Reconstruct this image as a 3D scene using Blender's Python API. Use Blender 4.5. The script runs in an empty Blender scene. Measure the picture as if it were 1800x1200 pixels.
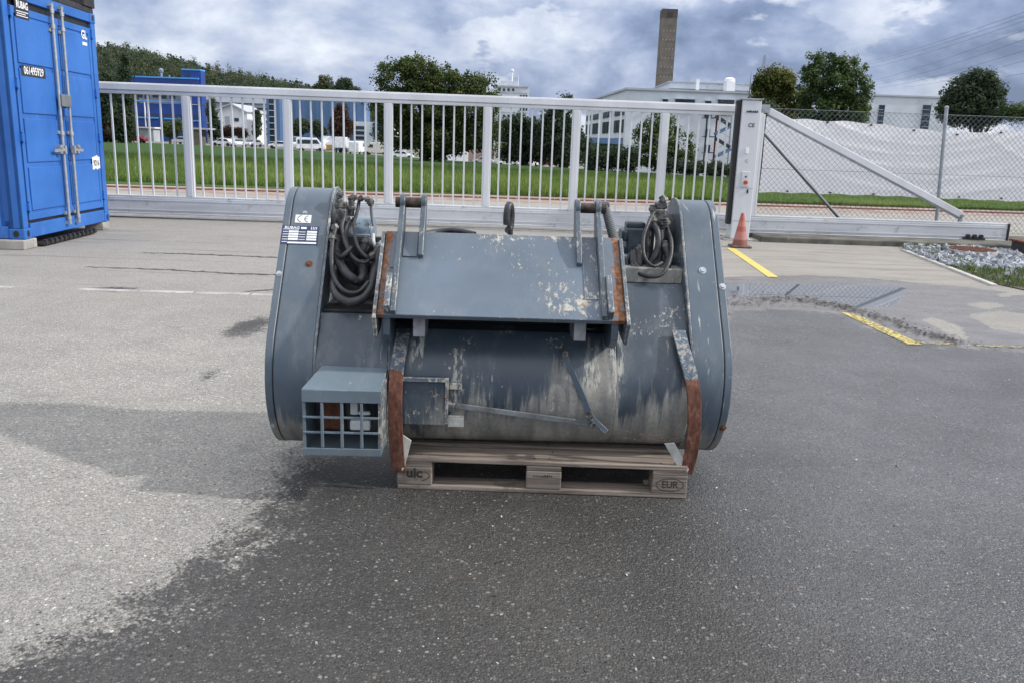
import bpy, math, random
import numpy as np
from mathutils import Vector, Matrix
random.seed(7); rng = np.random.default_rng(7)
R = math.radians
scene = bpy.context.scene
col = scene.collection
# ---------------------------------------------------------------- camera
F, H, TH, RO = 1480.0, 1.41, R(13.2), R(2.0)
ct, st, cr, sr = math.cos(TH), math.sin(TH), math.cos(RO), math.sin(RO)
cam_d = bpy.data.cameras.new('camera'); cam = bpy.data.objects.new('camera', cam_d); col.objects.link(cam)
fw = Vector((0, ct, -st)); up0 = Vector((0, st, ct)); r0 = Vector((1, 0, 0))
rx = r0*cr + up0*sr; uy = -r0*sr + up0*cr
cam.matrix_world = Matrix(((rx.x, uy.x, -fw.x, 0), (rx.y, uy.y, -fw.y, 0), (rx.z, uy.z, -fw.z, H), (0, 0, 0, 1)))
cam_d.sensor_width = 36; cam_d.lens = F/1800*36; cam_d.clip_end = 6000; cam_d.clip_start = .05
scene.camera = cam
# ---------------------------------------------------------------- light
SUN_EL, SUN_AZ = R(34), R(97)          # azimuth clockwise from +Y : the sun stands to the right
sd = bpy.data.lights.new('sun', 'SUN'); sun = bpy.data.objects.new('sun', sd); col.objects.link(sun)
sd.energy = 2.2; sd.angle = R(1.8); sd.color = (1, .96, .9)
sdir = Vector((math.sin(SUN_AZ)*math.cos(SUN_EL), math.cos(SUN_AZ)*math.cos(SUN_EL), math.sin(SUN_EL)))
sun.rotation_euler = sdir.to_track_quat('Z', 'Y').to_euler(); sun.location = (20, -5, 30)
scene.view_settings.view_transform = 'Standard'; scene.view_settings.look = 'None'
scene.view_settings.exposure = 0.68; scene.view_settings.gamma = 1
# ---------------------------------------------------------------- node helper
class N:
    def __init__(s, tree): s.t = tree
    def n(s, typ, **k):
        o = s.t.nodes.new(typ)
        for a, b in k.items(): setattr(o, a, b)
        return o
    def put(s, sock, v):
        if isinstance(v, bpy.types.NodeSocket): s.t.links.new(v, sock)
        elif v is not None:
            if hasattr(sock.default_value, '__len__') and len(sock.default_value) == 4 and len(v) == 3: v = (*v, 1)
            sock.default_value = v
    def obj(s): return s.n('ShaderNodeTexCoord').outputs['Object']
    def gen(s): return s.n('ShaderNodeTexCoord').outputs['Generated']
    def attr(s, name): return s.n('ShaderNodeAttribute', attribute_name=name).outputs['Fac']
    def sep(s, v):
        o = s.n('ShaderNodeSeparateXYZ'); s.put(o.inputs[0], v); return o.outputs
    def comb(s, x, y, z):
        o = s.n('ShaderNodeCombineXYZ')
        for i, q in enumerate((x, y, z)): s.put(o.inputs[i], q)
        return o.outputs[0]
    def map(s, v, scale=(1, 1, 1), loc=(0, 0, 0), rot=(0, 0, 0)):
        o = s.n('ShaderNodeMapping'); s.put(o.inputs['Vector'], v)
        o.inputs['Scale'].default_value = scale; o.inputs['Location'].default_value = loc; o.inputs['Rotation'].default_value = rot
        return o.outputs[0]
    def noise(s, v, scale, detail=4, rough=.55, dist=0):
        o = s.n('ShaderNodeTexNoise'); s.put(o.inputs['Vector'], v); o.inputs['Scale'].default_value = scale
        o.inputs['Detail'].default_value = detail; o.inputs['Roughness'].default_value = rough; o.inputs['Distortion'].default_value = dist
        return o.outputs[0]
    def voro(s, v, scale, feature='F1', out='Color', rnd=1):
        o = s.n('ShaderNodeTexVoronoi', feature=feature); s.put(o.inputs['Vector'], v); o.inputs['Scale'].default_value = scale
        o.inputs['Randomness'].default_value = rnd
        return o.outputs[out]
    def m(s, op, a, b=None, c=None):
        o = s.n('ShaderNodeMath', operation=op)
        for i, q in enumerate((a, b, c)):
            if q is not None: s.put(o.inputs[i], q)
        return o.outputs[0]
    def st(s, x, lo, hi, a=0, b=1):
        o = s.n('ShaderNodeMapRange', interpolation_type='SMOOTHSTEP'); s.put(o.inputs[0], x)
        for i, q in enumerate((lo, hi, a, b)): s.put(o.inputs[i+1], q)
        return o.outputs[0]
    def mix(s, f, a, b):
        o = s.n('ShaderNodeMix', data_type='RGBA'); s.put(o.inputs[0], f); s.put(o.inputs[6], a); s.put(o.inputs[7], b); return o.outputs[2]
    def mul(s, a, b):
        o = s.n('ShaderNodeMix', data_type='RGBA', blend_type='MULTIPLY'); o.inputs[0].default_value = 1; s.put(o.inputs[6], a); s.put(o.inputs[7], b); return o.outputs[2]
    def ramp(s, f, stops, interp='LINEAR'):
        o = s.n('ShaderNodeValToRGB'); s.put(o.inputs[0], f); e = o.color_ramp; e.interpolation = interp
        while len(e.elements) < len(stops): e.elements.new(.5)
        for i, (p, c) in enumerate(stops):
            e.elements[i].position = p; e.elements[i].color = (*c, 1) if len(c) == 3 else c
        return o.outputs[0]
    def bump(s, h, strength, dist=.01):
        o = s.n('ShaderNodeBump'); s.put(o.inputs['Height'], h); o.inputs['Strength'].default_value = strength; o.inputs['Distance'].default_value = dist
        return o.outputs[0]
def newmat(name):
    m = bpy.data.materials.new(name); m.use_nodes = True; t = m.node_tree
    b = t.nodes['Principled BSDF']; return m, N(t), b
def simple(name, c, rough=.6, metal=0, var=.12, scale=3, bump=0, bs=40, spec=None, stretch=(1, 1, 1), dirt=None, dirt_amt=.45):
    m, n, b = newmat(name); v = n.obj()
    f = n.noise(n.map(v, stretch), scale, 5)
    lo = tuple(x*(1-var*2) for x in c); hi = tuple(min(1, x*(1+var*2)) for x in c)
    cc = n.ramp(f, [(.3, lo), (.7, hi)])
    if dirt:
        d = n.st(n.noise(v, scale*2.7, 6, .65), dirt_amt+.08, dirt_amt+.28); cc = n.mix(d, cc, dirt)
    n.put(b.inputs['Base Color'], cc)
    n.put(b.inputs['Roughness'], n.m('MULTIPLY_ADD', f, .16, rough-.08)); b.inputs['Metallic'].default_value = metal
    if spec is not None: b.inputs['Specular IOR Level'].default_value = spec
    if bump: n.put(b.inputs['Normal'], n.bump(n.noise(v, bs, 4), bump, .004))
    return m
# ---------------------------------------------------------------- world
w = bpy.data.worlds.new('World'); scene.world = w; w.use_nodes = True
n = N(w.node_tree); bg = w.node_tree.nodes['Background']
sky = n.n('ShaderNodeTexSky', sky_type='NISHITA'); sky.sun_disc = False; sky.sun_elevation = SUN_EL; sky.sun_rotation = SUN_AZ
sky.air_density = 1.2; sky.dust_density = 1.5
d = n.n('ShaderNodeTexCoord').outputs['Generated']
dx, dy, dz = n.sep(d)
up = n.m('MAXIMUM', dz, 0.0)
vec = n.comb(dx, dy, n.m('MULTIPLY', up, 1.75))
big = n.noise(n.map(vec, loc=(3.1, .4, .2)), 2.6, 3, .5, .3)
puff = n.noise(n.map(vec, loc=(.7, 1.9, .4)), 6.5, 9, .55, .15)
fine = n.noise(n.map(vec, (1, 1, 1.3), loc=(5, 2, 1)), 15, 7, .6, .4)
side = n.st(dx, -.30, .25)                                # the slate rain cloud hangs low, from the middle to the right
low = n.st(up, .02, .17, 1, 0)
slate = n.m('MULTIPLY', low, n.m('MULTIPLY_ADD', side, .75, .22))
t = n.m('ADD', n.m('MULTIPLY', puff, 1.15), n.m('MULTIPLY', big, .55))
t = n.m('ADD', t, n.m('MULTIPLY', fine, .22))
t = n.m('SUBTRACT', t, n.m('MULTIPLY', slate, .30))
t = n.m('SUBTRACT', t, .40)
t = n.m('MULTIPLY_ADD', t, 1.45, -.225)
cl = n.ramp(t, [(.16, (.85, 1.15, 2.0)), (.34, (1.50, 1.90, 3.0)), (.50, (2.35, 2.75, 3.85)), (.64, (3.3, 3.65, 4.5)), (.82, (4.7, 5.0, 5.6))])
puff2 = n.noise(n.map(vec, (1, 1, 1.25), loc=(2.2, 8.1, 3.4)), 8.5, 10, .56, .1)
cu = n.m('MULTIPLY', n.st(puff2, .535, .60), n.st(n.noise(n.map(vec, loc=(9, 3, 1)), 2.4, 2), .42, .58))
cl = n.mix(n.m('MULTIPLY', cu, .72), cl, n.ramp(n.noise(n.map(vec, loc=(2.2, 8.1, 3.37)), 11, 8, .6), [(.35, (2.9, 3.3, 4.3)), (.62, (5.3, 5.5, 5.9))]))
hi_ = n.st(up, .20, .55)
cl = n.mix(hi_, cl, n.mix(.62, n.mul(cl, (1.9, 1.75, 1.5)), (8.6, 8.7, 9.2)))
cl = n.mix(.08, cl, sky.outputs[0])
n.put(bg.inputs['Color'], cl); bg.inputs['Strength'].default_value = .12
# ---------------------------------------------------------------- rays of the photograph's layout into the world
def ray(px, py):
    u = px-900; v = 600-py; x = u*cr-v*sr; y = u*sr+v*cr
    return Vector((x, F*ct+y*st, -F*st+y*ct))
def at(px, py, Y):
    d = ray(px, py); return Vector((0, 0, H)) + d*(Y/d.y)
def g(px, py, z=0.0):
    d = ray(px, py); return Vector((0, 0, H)) + d*((z-H)/d.z)
MA = R(2.0); mc, ms = math.cos(MA), math.sin(MA); MROOT = Vector((0, 3.3, 0))
MO = Vector((-3.3*ms, -3.3*mc, H))
def mray(px, py):
    d = ray(px, py); return Vector((d.x*mc+d.y*ms, -d.x*ms+d.y*mc, d.z))
def ML(px, py, y):
    d = mray(px, py); return MO + d*((y-MO.y)/d.y)
def MX(px, py, x):
    d = mray(px, py); return MO + d*((x-MO.x)/d.x)
# ---------------------------------------------------------------- mesh builder
WORLD = {}
def mat_of(o): return WORLD.get(o.name, Matrix.Identity(4))
class MB:
    def __init__(s): s.v = []; s.f = []
    def add(s, vs, fs):
        k = len(s.v); s.v += [tuple(v) for v in vs]; s.f += [tuple(i+k for i in f) for f in fs]; return s
    def box(s, c, d, M=None):
        vs = []
        for x in (-.5, .5):
            for y in (-.5, .5):
                for z in (-.5, .5):
                    p = Vector((x*d[0], y*d[1], z*d[2]))
                    if M is not None: p = M @ p
                    vs.append(p+Vector(c))
        return s.add(vs, [(0, 1, 3, 2), (4, 6, 7, 5), (0, 4, 5, 1), (2, 3, 7, 6), (0, 2, 6, 4), (1, 5, 7, 3)])
    def bb(s, x0, x1, y0, y1, z0, z1): return s.box(((x0+x1)/2, (y0+y1)/2, (z0+z1)/2), (abs(x1-x0), abs(y1-y0), abs(z1-z0)))
    def beam(s, p, q, w, h, up=(0, 0, 1)):
        p, q = Vector(p), Vector(q); a = (q-p); L = a.length; a.normalize(); sd = a.cross(Vector(up)).normalized(); u = sd.cross(a)
        M = Matrix((a, sd, u)).transposed()
        return s.box((p+q)/2, (L, w, h), M)
    def tube(s, pts, r, n=8, caps=True):
        pts = [Vector(p) for p in pts]; rs = r if hasattr(r, '__len__') else [r]*len(pts); vs = []; fs = []
        pv = None
        for i, p in enumerate(pts):
            a = (pts[min(i+1, len(pts)-1)]-pts[max(i-1, 0)]).normalized()
            if pv is None: pv = a.orthogonal().normalized()
            else: pv = (pv-a*pv.dot(a)).normalized()
            b = a.cross(pv)
            for k in range(n):
                t = 2*math.pi*k/n; vs.append(p+(pv*math.cos(t)+b*math.sin(t))*rs[i])
            if i:
                for k in range(n): j = (k+1) % n; fs.append(((i-1)*n+k, (i-1)*n+j, i*n+j, i*n+k))
        if caps: fs += [tuple(range(n-1, -1, -1)), tuple(range((len(pts)-1)*n, len(pts)*n))]
        return s.add(vs, fs)
    def cyl(s, p, q, r, r2=None, n=20): return s.tube([p, q], [r, r if r2 is None else r2], n)
    def extr(s, prof, f, a, b):                   # prof: list of 2D points, f(u,v,w)->3D
        n_ = len(prof); vs = [f(u, v, a) for u, v in prof]+[f(u, v, b) for u, v in prof]
        return s.add(vs, [tuple(range(n_)), tuple(range(2*n_-1, n_-1, -1))]+[(i, i+n_, (i+1) % n_+n_, (i+1) % n_) for i in range(n_)])
    def build(s, name, mat, parent=None, local=False, bevel=0, smooth=None, origin=None, seg=2, rot=0):
        me = bpy.data.meshes.new(name)
        vs = [Vector(v) for v in s.v]
        if parent is not None:
            if not local:
                Mi = mat_of(parent).inverted(); vs = [Mi @ v for v in vs]
        else:
            if origin is None:
                xs = [v.x for v in vs]; ys = [v.y for v in vs]; zs = [v.z for v in vs]
                origin = Vector(((min(xs)+max(xs))/2, (min(ys)+max(ys))/2, min(zs)))
            origin = Vector(origin); M = Matrix.Translation(origin) @ Matrix.Rotation(rot, 4, 'Z'); Mi = M.inverted(); vs = [Mi @ v for v in vs]
        me.from_pydata([v[:] for v in vs], [], s.f); me.materials.append(mat); me.update()
        import bmesh
        bm = bmesh.new(); bm.from_mesh(me); bmesh.ops.recalc_face_normals(bm, faces=bm.faces); bm.to_mesh(me); bm.free()
        o = bpy.data.objects.new(name, me); col.objects.link(o)
        if smooth is not None:
            me.polygons.foreach_set('use_smooth', [True]*len(me.polygons)); me.set_sharp_from_angle(angle=R(smooth))
        if bevel:
            b = o.modifiers.new('bevel', 'BEVEL'); b.width = bevel; b.segments = seg; b.limit_method = 'ANGLE'; b.angle_limit = R(40)
        if parent is not None: o.parent = parent; WORLD[o.name] = mat_of(parent)
        else: o.location = origin; o.rotation_euler[2] = rot; WORLD[o.name] = M
        return o
def tag(o, label=None, cat=None, group=None, kind=None):
    for k, v in (('label', label), ('category', cat), ('group', group), ('kind', kind)):
        if v: o[k] = v
    return o
def thing(name, loc, label, cat, group=None, rz=0):
    o = bpy.data.objects.new(name, None); col.objects.link(o); o.location = loc; o.rotation_euler[2] = rz
    o.empty_display_size = .2; WORLD[o.name] = Matrix.Translation(Vector(loc)) @ Matrix.Rotation(rz, 4, 'Z')
    return tag(o, label, cat, group)
def copy_tree(o, loc, rz, label=None, group=None):
    def rec(a, par):
        c = a.copy(); col.objects.link(c)
        if par: c.parent = par
        for ch in [x for x in bpy.data.objects if x.parent == a]: rec(ch, c)
        return c
    c = rec(o, None); c.location = loc; c.rotation_euler[2] = rz; WORLD[c.name] = Matrix.Translation(Vector(loc)) @ Matrix.Rotation(rz, 4, 'Z')
    if label: c['label'] = label
    if group: c['group'] = group
    return c
def text(body, size, M, mat, parent, name='lettering', sx=1, bold=.0):
    cu = bpy.data.curves.new('t', 'FONT'); cu.body = body; cu.size = size; cu.align_x = 'CENTER'; cu.align_y = 'CENTER'; cu.offset = bold; cu.resolution_u = 3
    o = bpy.data.objects.new('t', cu); col.objects.link(o); bpy.context.view_layer.update()
    me = bpy.data.meshes.new_from_object(o.evaluated_get(bpy.context.evaluated_depsgraph_get())); bpy.data.objects.remove(o)
    me.transform(M @ Matrix.Diagonal((sx, 1, 1, 1))); me.materials.clear(); me.materials.append(mat); me.name = name
    p = bpy.data.objects.new(name, me); col.objects.link(p); p.parent = parent; WORLD[p.name] = mat_of(parent); return p
def frame(o, xa, ya):                              # matrix with origin o, text x axis, text y axis
    xa = Vector(xa).normalized(); ya = Vector(ya); ya = (ya-xa*ya.dot(xa)).normalized(); za = xa.cross(ya)
    return Matrix(((xa.x, ya.x, za.x, o[0]), (xa.y, ya.y, za.y, o[1]), (xa.z, ya.z, za.z, o[2]), (0, 0, 0, 1)))
# ---------------------------------------------------------------- materials
M_alu = simple('aluminium_paint', (.64, .66, .68), .34, .2, .05, 2.2, stretch=(1, 1, .3), dirt=(.50, .515, .53), dirt_amt=.54)
M_alu_dk = simple('weathered_aluminium', (.55, .57, .60), .42, .2, .07, 2.2, stretch=(.5, 1, 3), dirt=(.33, .35, .385), dirt_amt=.45)
M_galv = simple('galvanised_steel', (.30, .33, .36), .5, .45, .12, 9)
M_black = simple('black_rubber', (.014, .015, .018), .45, 0, .2, 20, .25, 80)
M_blackm = simple('black_steel', (.03, .03, .034), .55, .2, .25, 12, dirt=(.09, .07, .055))
M_white = simple('white_paint', (.78, .79, .80), .35, 0, .03, 3)
M_wall = simple('white_render', (.55, .60, .64), .75, 0, .05, .4, dirt=(.46, .50, .54))
M_greywall = simple('grey_cladding', (.40, .42, .46), .6, 0, .06, .4)
M_glass = simple('dark_glass', (.03, .045, .065), .12, 0, .2, .5)
M_blueb = simple('blue_cladding', (.012, .05, .25), .5, 0, .10, .3)
M_bluet = simple('light_blue_trim', (.08, .32, .72), .45, 0, .05, .5)
M_steelblue = simple('steel_blue_panel', (.085, .165, .31), .5, 0, .05, .2)
M_conc = simple('concrete', (.33, .32, .30), .85, 0, .12, 4, .4, 60, dirt=(.17, .16, .14))
M_concpale = simple('pale_concrete', (.48, .47, .44), .85, 0, .08, 6, .3, 90, dirt=(.27, .26, .24))
M_cbrown = simple('brown_exposed_concrete', (.13, .115, .095), .9, 0, .12, 1.2)
M_bark = simple('bark', (.05, .042, .035), .9, 0, .2, 6, .4, 20)
M_rust = simple('rust', (.135, .050, .028), .9, 0, .3, 16, .5, 120, dirt=(.28, .17, .13), dirt_amt=.55)
M_red = simple('dark_red_paint', (.20, .02, .025), .5)
M_yellow = None
def blue_paint():
    m, n, b = newmat('container_blue'); v = n.obj()
    big = n.noise(v, 1.1, 3); c = n.ramp(big, [(.3, (.016, .100, .37)), (.7, (.034, .160, .50))])
    rub = n.st(n.noise(n.map(v, (1, 1, .5)), 3.5, 7, .7), .56, .72); c = n.mix(n.m('MULTIPLY', rub, .35), c, (.09, .21, .55))
    dirt = n.st(n.noise(n.map(v, (1, 1, .25)), 9, 6, .7), .60, .74); c = n.mix(n.m('MULTIPLY', dirt, .6), c, (.03, .055, .13)); rs_ = n.st(n.noise(n.map(v, (1, 1, .35), (3, 3, 3)), 22, 7, .75), .645, .67); c = n.mix(n.m('MULTIPLY', rs_, .8), c, (.12, .06, .035))
    lt = n.st(n.noise(n.map(v, (1, 1, .4), (8, 1, 2)), 30, 6, .75), .63, .67); c = n.mix(n.m('MULTIPLY', lt, .4), c, (.22, .33, .55))
    n.put(b.inputs['Base Color'], c); n.put(b.inputs['Roughness'], n.m('MULTIPLY_ADD', big, .2, .36)); return m
M_blue = blue_paint()
def machine_paint(name, dust=None, spots=(), hx=None, cols=(), chips=.62, rust=None, base=(.076, .104, .134), streakmid=.5):
    """worn blue-grey enamel; dust = (z_low, z_high) height of dried cement splashes; rust = list of (x0,x1)"""
    m, n, b = newmat(name); v = n.obj(); x, y, z = n.sep(v)
    big = n.noise(v, 2.3, 4)
    c = n.ramp(big, [(.28, tuple(q*.80 for q in base)), (.72, tuple(q*1.22 for q in base))])
    smear = n.st(n.noise(n.map(v, (3, 1, 1)), 3.3, 6, .7), .52, .80)
    c = n.mix(n.m('MULTIPLY', smear, .38), c, (.22, .25, .28))
    rough = n.m('MULTIPLY_ADD', big, .22, .27)
    chip_n = n.noise(n.map(v, (1, .6, .5)), 66, 8, .76); chip_m = n.st(n.noise(v, 3.4, 4, .6), .44, .68)
    bv = n.n('ShaderNodeBevel'); bv.samples = 4; bv.inputs[0].default_value = .007
    dt = n.n('ShaderNodeVectorMath', operation='DOT_PRODUCT'); n.put(dt.inputs[0], bv.outputs[0]); n.put(dt.inputs[1], n.n('ShaderNodeNewGeometry').outputs['Normal'])
    edge = n.st(dt.outputs['Value'], .99, .86)
    src = n.m('ADD', n.m('ADD', chip_n, n.m('MULTIPLY', chip_m, .13)), n.m('MULTIPLY', edge, .15))
    for (sx0, sz0, rx0, rz0, am) in spots:
        q_ = n.m('ADD', n.m('POWER', n.m('MULTIPLY', n.m('SUBTRACT', x, sx0), 1/rx0), 2), n.m('POWER', n.m('MULTIPLY', n.m('SUBTRACT', z, sz0), 1/rz0), 2))
        src = n.m('ADD', src, n.m('MULTIPLY', n.m('MULTIPLY', n.st(q_, 0, 1, 1, 0), am), n.noise(n.map(v, (3, 1, 1)), 9, 4)))
    chip = n.st(src, chips+.055, chips+.08)
    bumpsrc = chip
    if dust:
        lo, hi = dust
        streak = n.noise(n.map(v, (30, 5, 3.2)), 1, 6, .68)
        mid = n.noise(n.map(v, (7, 2, 1.5)), 1, 3)
        patch = n.noise(n.map(v, (1.6, 1, 1), (2.2, 0, 0)), 1.6, 2)
        h = n.m('ADD', z, n.m('MULTIPLY', n.m('SUBTRACT', streak, .5), .62))
        h = n.m('ADD', h, n.m('MULTIPLY', n.m('SUBTRACT', mid, .5), .5))
        if hx:
            rp = n.ramp(n.m('MULTIPLY_ADD', x, 1/1.6, .5), [((a+.8)/1.6, (q, q, q)) for a, q in hx])
            h = n.m('SUBTRACT', h, n.sep(rp)[0])
        else: h = n.m('ADD', h, n.m('MULTIPLY', n.m('SUBTRACT', patch, streakmid), -.9))
        dm = n.st(h, lo, hi, 1, 0)
        fn = n.noise(v, 60, 5, .7)
        dm2 = n.m('MULTIPLY', dm, n.m('MULTIPLY_ADD', n.st(fn, .3, .6), .35, .62))
        dc = n.ramp(n.noise(n.map(v, (14, 3, 3)), 1, 5), [(.3, (.15, .15, .142)), (.7, (.42, .405, .35))])
        c = n.mix(dm2, c, dc); rough = n.m('MULTIPLY_ADD', dm2, .45, rough)
        run = n.m('MULTIPLY', n.st(n.noise(n.map(v, (46, 8, 5)), 1, 5, .7), .60, .68), n.st(n.noise(n.map(v, (3.1, 1, 2.2), (.9, 0, .3)), 1, 2), .50, .60))
        for (cx_, cw2, cz0, cz1) in cols:
            k_ = n.m('MULTIPLY', n.st(n.m('ABSOLUTE', n.m('SUBTRACT', x, cx_)), cw2, cw2*.3, 0, 1), n.m('MULTIPLY', n.st(z, cz0, cz0+.05), n.st(z, cz1, cz1-.05)))
            run = n.m('MAXIMUM', run, n.m('MULTIPLY', k_, n.st(n.noise(n.map(v, (60, 10, 14)), 1, 6, .72), .48, .56)))
        c = n.mix(n.m('MULTIPLY', run, .85), c, (.46, .46, .41)); rough = n.m('MULTIPLY_ADD', run, .3, rough)
    cc = n.ramp(n.noise(v, 31, 5, .7), [(.40, (.46, .46, .41)), (.54, (.36, .34, .29)), (.60, (.16, .09, .06))])
    c = n.mix(chip, c, cc)
    if rust:
        for (a, bb_) in rust:
            xx = n.m('ADD', x, n.m('MULTIPLY', n.m('SUBTRACT', n.noise(v, 9, 5, .7), .5), .12))
            rm = n.m('MULTIPLY', n.st(xx, a-.008, a+.008), n.st(xx, bb_-.008, bb_+.008, 1, 0))
            rm = n.m('MULTIPLY', rm, n.st(n.noise(n.map(v, (1, 1, .6)), 24, 7, .72), .36, .47))
            rc = n.ramp(n.noise(v, 42, 7, .75), [(.32, (.075, .03, .018)), (.50, (.22, .085, .033)), (.62, (.36, .19, .09)), (.75, (.44, .38, .28))])
            c = n.mix(rm, c, rc); rough = n.m('MULTIPLY_ADD', rm, .4, rough)
    n.put(b.inputs['Base Color'], c); n.put(b.inputs['Roughness'], rough)
    n.put(b.inputs['Normal'], n.bump(n.m('ADD', n.m('MULTIPLY', bumpsrc, -.5), n.m('MULTIPLY', n.noise(v, 4, 2), 2.6)), .16, .008))
    dust_ = n.m('MULTIPLY', n.st(n.noise(n.map(v, (1, 1, .45)), 7, 7, .72), .46, .74), .30); n.put(b.inputs['Base Color'], n.mix(dust_, c, (.20, .205, .20)))
    return m
MP_case = machine_paint('enamel_case', dust=(.12, .30), chips=.665, streakmid=.5)
MP_drum = machine_paint('enamel_drum', dust=(-.06, .07), chips=.60, base=(.044, .063, .084), hx=[(-.8, .22), (-.45, .30), (-.3, .36), (-.1, .33), (.1, .37), (.20, .50), (.32, .56), (.42, .60), (.47, .36), (.58, .36), (.75, .42)], cols=[(.43, .045, .40, .69), (-.215, .04, .40, .60), (.33, .06, .42, .58), (-.02, .05, .63, .70), (-.38, .04, .50, .72)])
MP_plate = machine_paint('enamel_plate', chips=.635, spots=[(.20, .84, .16, .10, .17), (.10, .92, .22, .10, .12), (.26, .79, .10, .05, .16), (-.05, 1.03, .5, .02, .16)], rust=[(-.54, -.500), (.400, .46)], base=(.104, .139, .178))  # lighter base than the drum's: sky reflection on the plate put into colour
MP_worn = machine_paint('enamel_worn_edges', chips=.53)
MP_box = machine_paint('enamel_outlet', chips=.665, base=(.115, .155, .185))
def worn_ear():
    m, n, b = newmat('worn_steel'); v = n.obj()
    f = n.noise(v, 30, 6, .7); c = n.ramp(f, [(.42, (.08, .11, .14)), (.50, (.24, .26, .27)), (.57, (.44, .43, .38)), (.63, (.20, .10, .065)), (.70, (.10, .06, .045))])
    n.put(b.inputs['Base Color'], c); b.inputs['Roughness'].default_value = .6; n.put(b.inputs['Normal'], n.bump(f, .3, .004)); return m
M_ear = machine_paint('enamel_ears', chips=.555, base=(.060, .085, .11))
def rusty_hoop():
    m, n, b = newmat('rusted_skid'); v = n.obj(); x, y, z = n.sep(v)
    f = n.noise(n.map(v, (1, 1, .5)), 40, 8, .75); rc = n.ramp(f, [(.34, (.040, .018, .013)), (.52, (.125, .046, .027)), (.64, (.21, .10, .065)), (.74, (.34, .26, .20))])
    pc = n.ramp(n.noise(v, 48, 7, .75), [(.40, (.075, .10, .13)), (.52, (.10, .13, .16)), (.56, (.40, .39, .35)), (.64, (.20, .10, .06))])
    k = n.st(n.m('ADD', z, n.m('MULTIPLY', n.m('SUBTRACT', n.noise(v, 18, 5, .7), .5), .10)), .505, .52)
    n.put(b.inputs['Base Color'], n.mix(k, rc, pc)); b.inputs['Roughness'].default_value = .82
    n.put(b.inputs['Normal'], n.bump(f, .4, .004)); return m
M_hoop = rusty_hoop()
M_hose = simple('hydraulic_hose', (.028, .03, .034), .42, 0, .3, 30, .4, 160, dirt=(.16, .16, .15), dirt_amt=.50)
M_fit = simple('oily_fitting', (.11, .11, .105), .45, .4, .5, 40, .3, 90, dirt=(.03, .03, .03), dirt_amt=.4)
M_bolt = simple('zinc_bolt', (.42, .44, .46), .4, .6, .1, 30)
def wood():
    m, n, b = newmat('weathered_wood'); rnd_ = n.n('ShaderNodeObjectInfo').outputs['Random']; ad_ = n.n('ShaderNodeVectorMath', operation='ADD'); n.put(ad_.inputs[0], n.obj()); n.put(ad_.inputs[1], n.comb(n.m('MULTIPLY', rnd_, 31), n.m('MULTIPLY', rnd_, 17), n.m('MULTIPLY', rnd_, 23))); v = ad_.outputs[0]
    gr = n.noise(n.map(v, (1.6, 42, 42)), 1, 7, .66, 1.2); bl = n.noise(v, 3.2, 3)
    c = n.ramp(gr, [(.28, (.045, .039, .035)), (.44, (.155, .133, .117)), (.57, (.30, .265, .235)), (.74, (.46, .41, .36))])
    c = n.mix(n.st(bl, .45, .7, 0, .5), c, (.30, .26, .22))
    dk = n.st(n.noise(n.map(v, (5, 5, 5), (3, 1, 2)), 1, 5, .7), .56, .70); c = n.mix(n.m('MULTIPLY', dk, .6), c, (.055, .048, .042))
    crk = n.st(n.noise(n.map(v, (.9, 26, 26)), 1, 5, .7, .5), .30, .36, 1, 0); c = n.mix(n.m('MULTIPLY', crk, .9), c, (.018, .015, .013)); c = n.mul(c, n.ramp(rnd_, [(0, (.62, .60, .58)), (1, (1.12, 1.05, .98))]))
    n.put(b.inputs['Base Color'], c); b.inputs['Roughness'].default_value = .8; n.put(b.inputs['Normal'], n.bump(n.m('SUBTRACT', gr, crk), .6, .006)); return m
M_wood = wood()
M_ink = simple('stamp_ink', (.03, .027, .025), .8)
M_sticker = simple('white_sticker', (.72, .74, .74), .45, 0, .05, 20, dirt=(.42, .43, .42), dirt_amt=.5)
M_navy = simple('navy_print', (.02, .035, .10), .4)
def leafmat(name, a, b_, c_):
    m, n, b = newmat(name); t = n.attr('tone'); col_ = n.ramp(t, [(0, a), (.5, b_), (1, c_)])
    n.put(b.inputs['Base Color'], col_); b.inputs['Roughness'].default_value = .62; b.inputs['Specular IOR Level'].default_value = .25
    tr = n.n('ShaderNodeBsdfTranslucent'); n.put(tr.inputs['Color'], n.mul(col_, (1.5, 1.7, .9))); mx = n.n('ShaderNodeMixShader'); mx.inputs[0].default_value = .32
    out = m.node_tree.nodes['Material Output']; m.node_tree.links.new(b.outputs[0], mx.inputs[1]); m.node_tree.links.new(tr.outputs[0], mx.inputs[2]); m.node_tree.links.new(mx.outputs[0], out.inputs[0])
    return m
L_oak = leafmat('oak_leaves', (.030, .046, .018), (.064, .088, .028), (.14, .14, .042))
L_dark = leafmat('dark_leaves', (.022, .037, .026), (.044, .066, .038), (.080, .100, .048))
L_yel = leafmat('yellowing_leaves', (.045, .065, .020), (.105, .112, .030), (.19, .165, .045))
L_mid = leafmat('green_leaves', (.033, .056, .023), (.074, .108, .038), (.15, .165, .058))
L_red = leafmat('reddish_leaves', (.035, .02, .018), (.075, .04, .03), (.10, .065, .035))
L_pale = leafmat('pale_leaves', (.05, .06, .035), (.09, .10, .05), (.14, .14, .07))
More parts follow.
